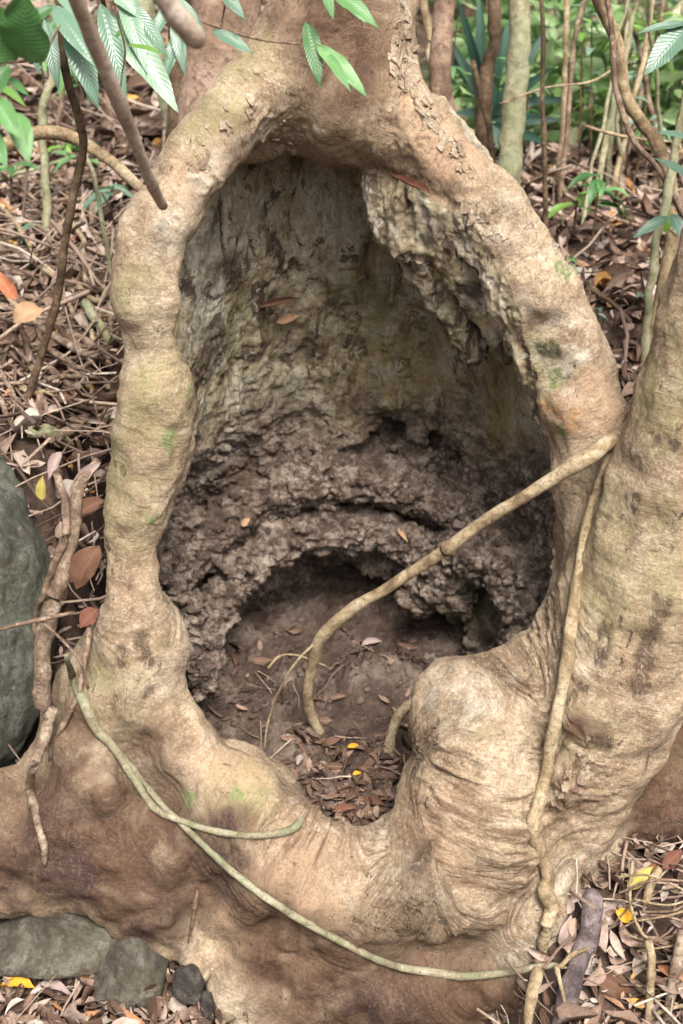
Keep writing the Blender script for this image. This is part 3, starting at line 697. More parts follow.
tag(mesh_obj('leaf_crumbs', v, f, DEAD, attrs=a), kind='stuff', label='dark broken leaf pieces on the hollow floor', cat='leaf litter')
def twig_scatter(P, Nn, L, r, seed, tilt=.25, steps=6):
    g = np.random.default_rng(seed); parts = []
    for i in range(len(P)):
        yaw = g.uniform(0, 2 * np.pi); d = np.array([math.cos(yaw), math.sin(yaw), 0]); d -= Nn[i] * (d @ Nn[i]); d += Nn[i] * g.normal(0, tilt); d /= np.linalg.norm(d)
        s = np.linspace(-.5, .5, steps)[:, None]; q = P[i] + d * s * L[i] + np.cross(d, Nn[i]) * (g.normal(0, .05) * L[i] * (s ** 2) * 4 + g.normal(0, .02, (steps, 1)) * L[i]) + Nn[i] * (g.normal(0, .015, (steps, 1)) * L[i])
        rr = r[i] * np.linspace(1, .5, steps)
        parts.append(tube(np.hstack([q, rr[:, None]]), 5))
    v, f = merge(parts); tr = np.repeat(g.uniform(0, 1, len(P)), steps * 5); return v, f, dict(rnd=tr)
TW = [(-1.6, -.3, 2.3, 3.6, 850, 1.0), (-2.2, -.2, 3.6, 6, 500, 1.5), (.3, 1.9, 2.5, 4.5, 170, 1.0), (.2, 3.5, 4.5, 8, 140, 1.7), (.26, .95, 1.6, 2.35, 420, .6), (-.85, -.15, 1.6, 2.1, 45, .5)]
P, Nn, S = area_pts(TW + [(-1.2, -.35, 2.3, 3.4, 90, 1.5)], 25); k = not_in_tree(P); P, Nn, S = P[k], Nn[k], S[k]; g = np.random.default_rng(16)
P = P + Nn * g.uniform(.01, .05, len(P))[:, None]
v, f, a = twig_scatter(P, Nn, g.uniform(.12, .5, len(P)) * S, g.uniform(.0013, .0052, len(P)) * np.sqrt(S), 8)
tag(mesh_obj('twig_litter', v, f, TWIGL, attrs=a), kind='stuff', label='fine dry twigs tangled through the dead leaves', cat='twig litter')
P, Nn, S = area_pts([(-.2, .28, 2.15, 2.6, 46, .5)], 35, soil_h); g = np.random.default_rng(26)
v, f, a = twig_scatter(P + Nn * .006, Nn, g.uniform(.05, .16, len(P)), g.uniform(.0008, .002, len(P)), 18, .1)
tag(mesh_obj('rootlets', v, f, TWIGL, attrs=a), kind='stuff', label='thin rootlets lying on the hollow floor', cat='twig litter')

# crumbs of earth and rotten wood on the hollow floor
P, Nn, S = area_pts([(-.32, .34, 2.12, 2.95, 900, 1)], 55, soil_h); g = np.random.default_rng(56)
base_ = np.array([[math.cos(a) * math.cos(b), math.sin(a) * math.cos(b), math.sin(b)] for b in (-1.57, -.6, .3, 1.57) for a in (0, 1.3, 2.5, 3.8, 5.1)])
cf = [[j * 5 + i, j * 5 + (i + 1) % 5, (j + 1) * 5 + (i + 1) % 5, (j + 1) * 5 + i] for j in range(3) for i in range(5)]
rr = .003 + .012 * g.uniform(0, 1, len(P)) ** 3; vv = P[:, None] + base_[None] * (rr[:, None, None] * g.uniform(.5, 1.4, (len(P), 20, 1))) * np.array([1, 1, .8])
mesh_c = (np.array(cf)[None] + 20 * np.arange(len(P))[:, None, None]).reshape(-1, 4)
tag(mesh_obj('soil_crumbs', vv.reshape(-1, 3), mesh_c, HSOIL, smooth=False), kind='stuff', label='crumbs of earth and rotten wood on the hollow floor', cat='soil crumbs')
# ------------------------------------------------------------------ rocks
def mat_rock(name, a, b, c, moss=.0, mossc=(.05, .085, .035)):
    m = NM(name, .85, .25)
    k = m.ramp(m.noise(9, 9, .75, .6), [(.40, a), (.5, b), (.60, c)])
    k = m.mix(m.rng(m.noise(60, 8, .85), .48, .56, 0, .75), k, a)
    k = m.mix(m.rng(m.noise(14, 7, .85, 1), .58, .63, 0, .75), k, c)
    k = m.mix(m.rng(m.noise(6, 6, .8, 1), .52, .62, 0, .6), k, (.10, .062, .04))
    if moss: k = m.mix(m.rng(m.noise(7, 6, .75), .44, .58, 0, moss), k, mossc)
    m.color(k); bb = m.bump(m.noise(13, 10, .82), .06, 1); m.bump(m.noise(120, 5, .75), .003, .9, bb); return m.m
ROCK = mat_rock('mossy_grey_rock', (.08, .08, .064), (.18, .18, .148), (.33, .325, .28), .5, (.075, .10, .055))
STONE = mat_rock('dusty_grey_stone', (.06, .05, .04), (.16, .138, .11), (.28, .255, .215), .3, (.14, .13, .07))
DSTONE = mat_rock('dark_stone', (.04, .034, .03), (.10, .085, .075), (.2, .175, .155))
def rock(name, c, size, mat, label, seed, rot=0, planes=9, noise_amp=.05, sub=60, cutmin=.62):
    g = np.random.default_rng(seed)
    th = np.linspace(0, np.pi, sub); ph = np.linspace(0, 2 * np.pi, 2 * sub, endpoint=False)
    T, Ph = np.meshgrid(th, ph, indexing='ij'); D = np.stack([np.sin(T) * np.cos(Ph), np.sin(T) * np.sin(Ph), np.cos(T)], -1).reshape(-1, 3)
    r = np.ones(len(D))
    for _ in range(planes):
        nn = g.normal(0, 1, 3); nn /= np.linalg.norm(nn); c0 = g.uniform(cutmin, .95); dd = D @ nn
        r = np.where(dd > 1e-3, smin(r, c0 / np.maximum(dd, 1e-3), .10), r)
    r = r + noise_amp * fbm(D, 2.2, 4, seed) + .012 * fbm(D, 11, 3, seed + 9)
    Vv = D * r[:, None] * np.array(size); cr, sr = math.cos(rot), math.sin(rot)
    Vv = np.stack([Vv[:, 0] * cr - Vv[:, 1] * sr, Vv[:, 0] * sr + Vv[:, 1] * cr, Vv[:, 2]], 1) + c
    i = np.arange(sub * 2 * sub).reshape(sub, 2 * sub); j = np.roll(i, -1, 1)
    Fr = np.stack([i[:-1], i[1:], j[1:], j[:-1]], -1).reshape(-1, 4)
    return tag(mesh_obj(name, Vv, Fr, mat, origin=c), label, 'rock')
rock('boulder', at(-58, 604, 2.32), (.225, .26, .375), ROCK, 'large dark mossy boulder at the left edge beside the tree', 3, .2, 9, .07, 110, .74)
rock('boulder', at(-30, 770, 2.26), (.16, .2, .05), ROCK, 'thin dark ledge of rock under the mossy boulder', 14, .2, 6, .03, 50, .7)
rock('stone', at(62, 936, 2.01), (.16, .12, .058), STONE, 'wide low grey stone under the brown root at the lower left', 21, .1, 8, .05, 50, .7)
rock('stone', at(130, 975, 1.94), (.088, .075, .075), STONE, 'blocky grey stone below the drip of bark at the lower left', 33, .5, 12, .05, 60, .6)
rock('stone', at(188, 985, 1.90), (.03, .04, .045), DSTONE, 'small dark stone leaning beside the bark foot', 45, .2, 8, .06, 30)
rock('stone', at(207, 1005, 1.90), (.022, .03, .03), DSTONE, 'tiny dark stone wedged against the bark foot', 52, .8, 8, .06, 30)
rock('stone', at(0, 915, 2.10), (.07, .1, .05), DSTONE, 'dark rounded stone at the far lower left edge', 61, .3, 8, .06, 40)
rock('soil_clod', at(210, 668, 2.52), (.03, .03, .025), STONE, 'pale angular lump of wood rot at the left of the hollow floor', 71, .3, 9, .06, 30)
rock('soil_clod', at(197, 706, 2.44), (.032, .03, .022), STONE, 'flat pale lump just inside the left rim of the hollow', 76, .9, 9, .06, 30)
# ------------------------------------------------------------------ vines and roots on the tree
BRIGHTV = mat_wood('pale_beige_branch_bark', (.30, .22, .16), (.46, .36, .28), (.58, .49, .40), fine=120)
def fork(p0, p1, r0, r1, n=6, seed=0, amp=.004):
    a = np.linspace(0, 1, n)[:, None]; q = np.array(p0) * (1 - a) + np.array(p1) * a
    return wavy(np.hstack([q, (r0 + (r1 - r0) * a)]), amp, 20, seed)
# long pale liana that comes over the right arm and drops into the hollow
L1 = px_path([(668, 410, 2.34, 7), (640, 424, 2.27, 8), (618, 436, 2.19, 9), (600, 448, 2.13, 8.5), (585, 459, 2.12, 9.5), (560, 474, 2.13, 7.5), (510, 505, 2.16, 6.8), (455, 543, 2.20, 7), (448, 549, 2.20, 8.6), (440, 554, 2.21, 7), (390, 586, 2.25, 6.6), (345, 615, 2.29, 6.6), (320, 640, 2.32, 7), (312, 665, 2.35, 6.6), (307, 692, 2.37, 6.2), (312, 718, 2.40, 5.8), (324, 742, 2.42, 5.4), (338, 760, 2.43, 4.5)])
stick('liana', L1, PALEV, 'thick pale liana crossing the hollow and bending down to its floor', 'vine', wob=.12, seed=4)
stick('root', px_path([(430, 690, 2.30, 5), (415, 702, 2.31, 6), (400, 714, 2.33, 6), (391, 735, 2.34, 6), (388, 762, 2.34, 6.3), (391, 786, 2.34, 7), (393, 800, 2.34, 7)]), PALEV, 'short thick curved root behind the rounded knob in the hollow', 'root', seed=5)
stick('vine', px_path([(314, 644, 2.32, 1.6), (298, 660, 2.31, 1.4), (280, 690, 2.31, 1.3), (268, 725, 2.33, 1.2), (264, 755, 2.35, 1.2), (268, 790, 2.36, 1.2)]), PALEV, 'hair thin pale vine hanging from the bend of the liana', 'vine', sides=5, seed=6)
stick('vine', px_path([(268, 668, 2.42, 1.4), (280, 656, 2.44, 1.5), (300, 656, 2.46, 1.3), (330, 668, 2.46, 1.2)]), PALEV, 'small thin loop of root arching over the hollow floor', 'root', sides=5, seed=7)
V1 = surf_path([(618, 440, 5.2), (609, 455, 6.0), (597, 490, 6.5), (587, 530, 6.9), (578, 575, 6.9), (570, 625, 7.3), (568, 655, 8.2), (562, 690, 6.5), (556, 722, 6.9), (547, 765, 6.5), (540, 800, 6.9), (533, 826, 7.7), (540, 850, 6.9), (548, 876, 6.5), (545, 892, 8.6), (551, 905, 7.7), (546, 930, 6.5), (540, 955, 6.0), (535, 980, 6.0, 1.86), (530, 1003, 5.6, 1.82), (525, 1050, 5.6, 1.77)], 5, 1.15)
ex = [fork(V1[75, :3], at(560, 918, 1.9), .004, .002)] if len(V1) > 75 else None
stick('vine', V1, PALEV, 'grey knotted vine climbing straight down the front of the right stem', 'vine', wob=.2, seed=9, amp=.003)
G1 = surf_path([(66, 655, 2.5), (72, 676, 4.5), (84, 702, 5), (96, 728, 5), (114, 748, 4.6), (130, 774, 4.4), (146, 798, 4), (160, 813, 3.8), (186, 822, 3.2), (215, 831, 3.4), (250, 836, 3.6), (280, 833, 4.2), (297, 826, 4.4), (303, 817, 4)], 5, .7)
G1b = surf_path([(112, 742, 2), (130, 765, 3), (150, 790, 3.6), (164, 806, 3.4), (176, 818, 3.4), (200, 842, 3.4), (230, 870, 3.6), (262, 895, 3.6), (300, 919, 3.8), (340, 941, 4), (380, 960, 4), (420, 971, 4.2), (460, 976, 4.4), (500, 973, 4.2), (545, 966, 3.8, 1.88), (568, 968, 3, 1.88)], 5, .8)
stick('vine', G1, GREENV, 'greenish pale vine that hooks round the lower left rim of the hollow', 'vine', wob=.1, seed=11)
stick('vine', G1b, GREENV, 'thin greenish vine slanting down across the base to the lower right', 'vine', wob=.1, seed=12)
stick('rootlet', surf_path([(198, 888, 2), (195, 905, 3), (193, 920, 2), (188, 943, 1.5)], 4, .8), DARKST, 'small black hooked rootlet stuck on the lower left bark', 'root', sides=6)
# roots hanging beside the boulder
stick('root', px_path([(96, 462, 2.22, 5), (80, 490, 2.16, 6), (72, 530, 2.12, 8), (62, 570, 2.09, 9), (50, 610, 2.07, 9), (42, 650, 2.06, 9), (42, 690, 2.05, 9), (50, 712, 2.05, 7)]), GREYV, 'thick grey brown root hanging down beside the boulder', 'root', wob=.3, seed=15, amp=.006)
stick('root', surf_path([(52, 705, 6, 2.06), (46, 730, 5.5, 2.05), (34, 765, 5, 2.0), (30, 790, 5), (38, 820, 4.2), (44, 845, 3.8), (45, 866, 3)], 6, 1.2), GREYV, 'thinner root dangling below the thick one over the brown bark', 'root', wob=.25, seed=16, amp=.005)
stick('root', px_path([(58, 470, 2.18, 4), (66, 500, 2.12, 4), (62, 540, 2.10, 4.5), (46, 585, 2.08, 4), (36, 612, 2.10, 3), (34, 660, 2.12, 2)]), TWIG, 'slim brown root against the right edge of the boulder', 'root', wob=.2, seed=17, amp=.006)
stick('twig', px_path([(-20, 635, 2.0, 2), (20, 624, 2.02, 2.4), (48, 618, 2.03, 2.5), (75, 612, 2.06, 2)], 4), TWIG, 'thin forked twig poking across the boulder from the left edge', 'twig', sides=6,
      extra=[px_path([(40, 620, 2.03, 1.8), (62, 640, 2.04, 1.6), (80, 662, 2.05, 1.4), (88, 688, 2.06, 1.2)], 4)])
stick('root', px_path([(88, 610, 2.12, 3), (86, 650, 2.08, 3), (80, 690, 2.06, 3), (62, 730, 2.06, 3), (52, 760, 2.08, 3)], 5), TWIG, 'thin twisted root between the flare of the tree and the hanging roots', 'root', seed=18, amp=.006)
# ------------------------------------------------------------------ foreground and left side stems
stick('branch', px_path([(40, -90, 1.62, 9), (72, -10, 1.70, 8.5), (95, 45, 1.78, 8), (118, 100, 1.86, 7.5), (140, 155, 1.97, 6.5), (152, 185, 2.05, 6), (163, 206, 2.12, 5)]), BRIGHTV, 'blurred pale branch slanting down onto the left arm of the tree', 'branch', wob=.1, seed=21)
stick('branch', px_path([(120, -90, 1.45, 12), (158, -15, 1.50, 11), (176, 15, 1.52, 11), (192, 34, 1.54, 11.5), (199, 42, 1.55, 9)]), BRIGHTV, 'blurred broken branch stub at the top left of the tree', 'branch', wob=.1, seed=22)
stick('root', px_path([(-20, 165, 2.9, 7), (10, 143, 2.95, 7), (35, 134, 3.0, 7), (62, 134, 3.0, 7), (88, 146, 3.0, 6.5), (112, 162, 2.95, 6), (130, 178, 2.9, 6), (150, 200, 2.8, 6)]), PALEV, 'arched pale root looping above the litter on the left', 'root', wob=.15, seed=23)
def to_ground(px, py, px2, py2, r0, r1, mat, label, name='stem', cat='stem', bend=0, seed=0, wob=.12, mid=None, Ytop=None, sides=8, amp=.01):
    """a stem rooted where the pixel meets the slope, rising to px2,py2 (or beyond)"""
    b = ground_at(px, py); Yt = Ytop or b[1]; pts = [(px, py + 14, b[1], r0)]
    m = mid or [((px + px2) / 2 + bend, (py + py2) / 2)]
    for i, (mx, my) in enumerate(m):
        f = (i + 1) / (len(m) + 1); pts.append((mx, my, b[1] + (Yt - b[1]) * f, r0 + (r1 - r0) * f))
    pts.append((px2, py2, Yt, r1)); return stick(name, px_path(pts, 8), mat, label, cat, seed=seed, wob=wob, sides=sides, amp=amp)
to_ground(18, 412, 58, -60, 4.5, 4.5, DARKST, 'slender dark brown sapling stem rising from beside the boulder', 'sapling_stem', 'sapling', mid=[(40, 362), (56, 300), (66, 235), (76, 180), (82, 145), (74, 100), (62, 50)], seed=31, Ytop=2.5, amp=.004)
to_ground(47, 250, 52, -60, 5, 4, MOSSST, 'thin pale upright stem behind the dark sapling', mid=[(45, 180), (44, 120), (54, 60)], seed=32)
to_ground(112, 320, 70, 100, 3, 2, MOSSST, 'thin leaning green brown shoot left of the tree arm', mid=[(112, 260), (92, 180)], seed=33)
to_ground(62, 180, 60, 60, 3, 2.5, TWIG, 'faint upright twig in the far left litter', seed=34)
def trunk_px(pts, mat, label, seed, cat='tree'):
    t = empty('background_tree', at(pts[0][0], pts[0][1], pts[0][2]), label, cat)
    v, f = tube(wavy(px_path(pts, 10), .02, 3, seed), 16, .10, seed); mesh_obj('trunk', v, f, mat, t); return t
trunk_px([(232, 240, 3.3, 62), (224, 120, 3.3, 42), (228, 40, 3.3, 36), (226, -80, 3.3, 34), (215, -300, 3.3, 32)], REDTR, 'brown tree trunk close behind the left arm of the hollow tree', 41)
trunk_px([(196, 210, 3.5, 30), (190, 120, 3.5, 18), (186, 30, 3.5, 15), (180, -80, 3.5, 15), (176, -260, 3.5, 14)], DARKST, 'narrow dark trunk beside the brown trunk on the left', 42)
trunk_px([(196, 190, 3.9, 16), (176, 130, 3.9, 12), (160, 70, 3.9, 11), (147, 0, 3.9, 10), (140, -120, 3.9, 10)], MOSSST, 'slim pale green trunk leaning behind the long drooping leaves', 43)
to_ground(112, 130, 96, -40, 9, 8, REDTR, 'soft brown stem behind the blurred pale branch', bend=4, seed=44)
# right of the tree
trunk_px([(452, 190, 3.3, 18), (446, 110, 3.3, 12), (440, 50, 3.3, 11), (442, -60, 3.3, 11), (440, -260, 3.3, 10)], REDTR, 'brown trunk just right of the main trunk', 45)
to_ground(462, 170, 418, -50, 5, 5, PALEV, 'pale twisted stem curling against the brown trunk', mid=[(464, 120), (438, 95), (430, 50)], seed=46)
to_ground(478, 190, 498, -50, 9, 7, DARKST, 'dark leaning stem among the strap leaves', mid=[(482, 110), (492, 50)], seed=47)
to_ground(500, 205, 470, 60, 4, 3, DARKST, 'short dark stem between the leaning stem and mossy pole', mid=[(492, 150)], seed=48)
to_ground(508, 225, 522, -60, 13, 11, MOSSST, 'straight mossy pale pole of a young tree right of the trunk', mid=[(512, 140), (516, 60)], seed=49, sides=14)
to_ground(546, 262, 543, -60, 2.8, 2.4, DARKST, 'very thin dark reddish straight stem right of the mossy pole', mid=[(545, 160), (543, 60)], seed=50, amp=.004)
to_ground(532, 205, 700, -10, 8, 6, MOSSST, 'pale fallen sapling leaning diagonally up to the right', mid=[(570, 140), (612, 82)], seed=51, Ytop=5.2)
stick('liana', px_path([(585, -60, 3.0, 6), (600, 0, 3.0, 6.5), (618, 45, 3.0, 7), (624, 90, 3.0, 7), (640, 120, 3.0, 7), (655, 142, 2.98, 8), (668, 175, 2.95, 8), (672, 230, 2.9, 7), (660, 300, 2.88, 6), (648, 345, 2.9, 6), (636, 400, 3.0, 6)]), PALEV, 'thick twisting liana hanging at the upper right', 'vine', wob=.2, seed=52)
stick('vine', px_path([(604, -40, 2.95, 3), (612, 40, 2.93, 3.2), (616, 90, 2.92, 3.2), (634, 140, 2.9, 3.2), (655, 165, 2.9, 3.2), (676, 200, 2.9, 3), (690, 230, 2.9, 3)]), TWIG, 'thin dark vine wound around the twisting liana', 'vine', seed=53, sides=6)
to_ground(640, 372, 700, 40, 5, 4.5, MOSSST, 'pale green stem crossing behind the twisting liana', mid=[(650, 290), (664, 210), (684, 110)], seed=54)
stick('vine', px_path([(500, 104, 3.4, 1.2), (545, 88, 3.4, 1.3), (590, 82, 3.4, 1.4), (618, 66, 3.4, 1.3)]), PALEV, 'hair thin twig stretching sideways across the thin dark stem', 'twig', sides=5, seed=55)
stick('vine', px_path([(585, 126, 3.2, 1.6), (612, 134, 3.2, 1.8), (640, 139, 3.2, 1.7), (672, 142, 3.2, 1.6)]), PALEV, 'thin straw coloured twig below the leaning sapling at the right', 'twig', sides=5, seed=56)
to_ground(556, 205, 605, -40, 4, 3, TWIG, 'reddish far twig behind the leaning sapling', seed=57, Ytop=6)
trunk_px([(660, 110, 7, 22), (620, 88, 7, 20), (540, 90, 7, 18), (470, 110, 7, 16)], REDTR, 'large fallen brown log lying far behind at the upper right', 58, 'log')

g = np.random.default_rng(222)
for i in range(16):
    x0 = g.uniform(552, 690); y0 = g.uniform(110, 230); x1 = x0 + g.uniform(-90, 110); b_ = ground_at(x0, y0)
    to_ground(x0, y0, x1, -60, g.uniform(1.5, 4), g.uniform(1.2, 3), [MOSSST, PALEV, TWIG, MOSSST][i % 4], 'one of the thin pale stems crossing behind the liana', seed=600 + i, bend=g.uniform(-12, 12), Ytop=b_[1] + g.uniform(-.4, .4))['group'] = 'thin pale stems behind the liana'
# ------------------------------------------------------------------ bigger sticks in the litter, each its own thing
def gstick(pts, r, mat, label, name='stick', cat='stick', lift=.02, seed=0, group=None, wob=.25):
    a = []
    for i, (px, py) in enumerate(pts):
        q = ground_at(px, py); rr = (r if not hasattr(r, '__len__') else r[0] + (r[1] - r[0]) * i / (len(pts) - 1)) * PXM(q[1], px, py)
        a.append([q[0], q[1], q[2] + lift + rr, rr])
    return stick(name, catmull(np.array(a), 6), mat, label, cat, group, seed=seed, wob=wob, amp=.006, sides=8)
gstick([(0, 330), (30, 348), (62, 366), (90, 385), (118, 402)], (3.5, 4.5), GREYV, 'long mauve grey stick slanting across the left litter', seed=61, lift=.05)
gstick([(-5, 300), (30, 325), (65, 350), (92, 372), (112, 402)], (5, 4), TWIG, 'thicker brown stick behind the long mauve grey one', seed=62, lift=.03)
gstick([(88, 325), (98, 345), (110, 375), (117, 395)], (5, 5), MOSSST, 'short greenish bent branch touching the left arm', seed=63, lift=.04)
gstick([(60, 280), (82, 315), (100, 330), (112, 310)], (3, 3), PALEV, 'crooked tan root curling toward the left arm', seed=64, lift=.05)
gstick([(38, 385), (66, 410), (88, 432), (100, 446)], (4, 3), TWIG, 'brown stick lying just above the boulder', seed=65, lift=.04)
gstick([(30, 455), (52, 460), (75, 470)], (7, 8), MOSSST, 'stubby mossy branch piece at the top of the boulder', seed=66, lift=.03)
gstick([(60, 478), (78, 468), (92, 462)], (6, 5), GREYV, 'pinkish grey curled strip of bark by the mossy branch piece', seed=67, lift=.06)
gstick([(0, 215), (30, 206), (60, 196), (88, 186)], (2.2, 1.6), MOSSST, 'straight thin green twig across the upper left litter', seed=68, lift=.08)
gstick([(0, 232), (24, 262), (40, 290)], (2, 2), PALEV, 'thin tan twig above the round brown leaf', seed=69, lift=.06)
gstick([(70, 245), (84, 270), (88, 310)], (3, 3), PALEV, 'pale bowed twig in the middle of the left litter', seed=70, lift=.06)
gstick([(2, 430), (10, 445), (16, 470)], (3, 3), TWIG, 'small stick at the left edge above the boulder', seed=71, lift=.05)
gstick([(560, 215), (600, 235), (640, 250)], (2, 2), TWIG, 'thin twig lying in the right background litter', seed=72, lift=.05)
gstick([(585, 300), (612, 322), (632, 345)], (3, 2), DARKST, 'dark stick lying right of the right arm', seed=73, lift=.03)
g = np.random.default_rng(71)
for i in range(34):      # tangle on the left bank: individual repeats
    x0, y0 = g.uniform(-10, 105), g.uniform(190, 470); an = g.uniform(-.5, 1.3); Lp = g.uniform(35, 95)
    if x0 < 50 and y0 > 420: continue
    q = [(x0 + math.cos(an) * Lp * t_ + g.normal(0, 3), y0 + math.sin(an) * Lp * t_ + g.normal(0, 3)) for t_ in (0, .33, .66, 1)]
    q = [(min(a_, 112), b_) for a_, b_ in q]
    gstick(q, (g.uniform(1.8, 4.2), g.uniform(1.2, 3)), [TWIG, DARKST, GREYV, PALEV, TWIG][i % 5], 'one of the tangled dead sticks and roots on the left bank', seed=400 + i, lift=g.uniform(.015, .06), group='sticks tangled on the left bank')
# lower right debris
stick('log', px_path([(594, 890, 1.97, 6), (592, 898, 1.96, 10), (590, 930, 1.92, 10.5), (583, 950, 1.90, 12), (574, 975, 1.87, 11), (565, 1010, 1.84, 11), (555, 1070, 1.80, 11)]), LOGM, 'dark grey broken stick standing in the litter at the lower right', 'stick', wob=.22, seed=75, sides=12)
for i, (pts, lab) in enumerate([
    ([(648, 940, 1.92, 4), (652, 960, 1.91, 4.5), (650, 990, 1.9, 4), (646, 1040, 1.88, 4)], 'pale forked root standing upright at the lower right'),
    ([(684, 930, 1.95, 6), (678, 960, 1.93, 6.5), (672, 990, 1.91, 5), (664, 1030, 1.9, 4)], 'pinkish pale stick at the lower right edge'),
    ([(633, 860, 2.02, 1.8), (630, 900, 1.98, 1.8), (640, 930, 1.95, 1.8), (650, 940, 1.94, 1.8)], 'thin bowed tan rootlet curving past the yellow leaves'),
    ([(560, 968, 1.9, 3), (572, 955, 1.91, 2.5), (590, 948, 1.92, 2)], 'short twig beside the dark grey broken stick'),
    ([(556, 965, 1.9, 3), (562, 990, 1.88, 2), (570, 1030, 1.86, 1.6)], 'white thread of root left of the dark broken stick'),
    ([(640, 1030, 1.88, 2.5), (660, 1012, 1.89, 2.5), (690, 1004, 1.9, 2)], 'crossing pale twig in the bottom right corner'),
    ([(660, 868, 2.04, 4), (650, 885, 2.02, 5), (645, 905, 2.0, 4)], 'knobby grey root piece beside the long yellow leaf')]):
    stick('root' if 'root' in lab else 'twig', px_path([(a_, b_, c_ - .04, d_) for a_, b_, c_, d_ in pts], 6), PALEV if i != 1 else GREYV, lab, 'root' if 'root' in lab else 'twig', seed=80 + i, sides=7)
# a fan of fine pale rootlets at the lower right: individual repeats
g = np.random.default_rng(44)
for i in range(14):
    y0 = 880 + i * 9; x0 = 622 + g.uniform(-8, 22); pts = [(x0, y0 + g.uniform(-6, 6), 1.93 - i * .004, 1.3), (x0 + 35, y0 + g.uniform(-12, 8), 1.95 - i * .004, 1.5), (700, y0 + g.uniform(-20, 20), 1.96 - i * .004, 1.3)]
    stick('rootlet', px_path(pts, 5), TWIG if i % 2 else PALEV, 'one of many fine rootlets fanning out at the lower right edge', 'root', 'fine rootlets at the lower right', sides=5, seed=100 + i)
for i in range(9):
    x0 = 560 + i * 13 + g.uniform(-4, 4); pts = [(x0, 975 + g.uniform(-15, 15), 1.93, 1.6), (x0 + g.uniform(-6, 6), 1000, 1.91, 1.8), (x0 + g.uniform(-14, 10), 1045, 1.88, 1.6)]
    stick('rootlet', px_path(pts, 5), TWIG if i % 3 else GREYV, 'one of the upright rootlets beside the bottom right sticks', 'root', 'upright rootlets at the bottom right', sides=5, seed=120 + i)

# flaking plates of bark along the right edge of the trunk and on the upper arms
g = np.random.default_rng(151); fv, ff = [], []
for (x0, y0, x1, y1, cnt, jit, sz) in [(402, -5, 404, 70, 34, 8, 6), (404, 70, 436, 128, 34, 7, 5), (436, 128, 470, 172, 26, 6, 4.5), (395, 90, 402, 60, 10, 12, 7), (470, 205, 500, 235, 24, 10, 5), (240, 95, 290, 150, 16, 18, 4), (190, 165, 240, 120, 14, 16, 3.5), (596, 745, 575, 790, 16, 10, 4)]:
    for i in range(cnt):
        t_ = g.uniform(); px = x0 + (x1 - x0) * t_ + g.normal(0, jit * .6); py = y0 + (y1 - y0) * t_ + g.normal(0, jit * .6)
        hit = tree_bvh.ray_cast(Vector((0, 0, CAM_Z)), Vector(ray(px, py)).normalized())
        if hit[0] is None or hit[0][1] > 2.6: continue
        c = np.array(hit[0]); nn = np.array(hit[1]); nn = nn if nn @ np.array(ray(px, py)) < 0 else -nn
        a_ = np.cross(nn, [0, 0, 1.]); a_ /= np.linalg.norm(a_) + 1e-6; b_ = np.cross(nn, a_); s_ = sz * g.uniform(.5, 1.5) * PXM(c[1], px, py); k_ = 9
        th = np.sort(g.uniform(0, 6.28, k_)); rr = s_ * g.uniform(.55, 1.2, k_); lift = .0015 + g.uniform(0, .35) * s_ * (np.cos(th - g.uniform(0, 6.28)) > .2)
        top = c + a_ * (rr * np.cos(th))[:, None] + b_ * (rr * np.sin(th) * 1.6)[:, None] + nn * lift[:, None]; o_ = sum(len(x) for x in fv)
        fv.append(np.vstack([top, top - nn * .0035, c[None] + nn * .0025])); 
        for j in range(k_):
            j2 = (j + 1) % k_; ff.append([o_ + j, o_ + j2, o_ + 2 * k_]); ff.append([o_ + j, o_ + k_ + j, o_ + k_ + j2, o_ + j2])
nv_ = sum(len(x) for x in fv)
fb_ = mesh_obj('flaking_bark', np.vstack(fv), ff, BARKM, tree, dict(axial=np.zeros(nv_), pale=np.full(nv_, .35), brown=np.full(nv_, .2)), smooth=False); fb_['kind'] = 'stuff'; fb_['label'] = 'pale flaking plates of bark'

# ------------------------------------------------------------------ single dead leaves that stand out
def flat_mat(name, c, dark, amt=.5, lite=None):
    m = NM(name, .75, .15); k = m.mix(m.rng(m.noise(50, 5, .7), .5, .68, 0, amt), c, dark)
    a = m.math('ABSOLUTE', m.attr('lv')); k = m.mix(m.rng(a, 0, .1, .5, 0), k, lite or tuple(min(1, q * 1.4) for q in c))
    m.color(k); m.bump(m.noise(80, 4, .7), .002, .8); return m.m
YEL = flat_mat('yellow_dead_leaf', (.42, .22, .02), (.22, .10, .02)); PYEL = flat_mat('pale_yellow_leaf', (.30, .25, .07), (.2, .14, .05))
BRN = flat_mat('brown_leaf', (.095, .048, .03), (.045, .024, .016)); TAN = flat_mat('tan_leaf', (.30, .19, .115), (.15, .085, .05))
RED = flat_mat('red_brown_leaf', (.11, .048, .032), (.06, .026, .018)); ORG = flat_mat('orange_leaf', (.34, .13, .07), (.18, .07, .04)); GRY = flat_mat('grey_leaf', (.25, .19, .17), (.12, .085, .075))
def one_leaf(a, b, wpx, mat, label, fold=.2, sag=.05, face=(0, -.75, .65), name='dead_leaf', curl=.1, seed=1, cat='dead leaf', group=None):
    A, B = at(*a), at(*b); wm = wpx * PXM(A[1], a[0], a[1])
    v, f, at_ = big_leaf(A, B, wm, face, fold, sag, curl, .12, seed)
    return tag(mesh_obj(name, v, f, mat, attrs=at_, origin=A), label, cat, group)
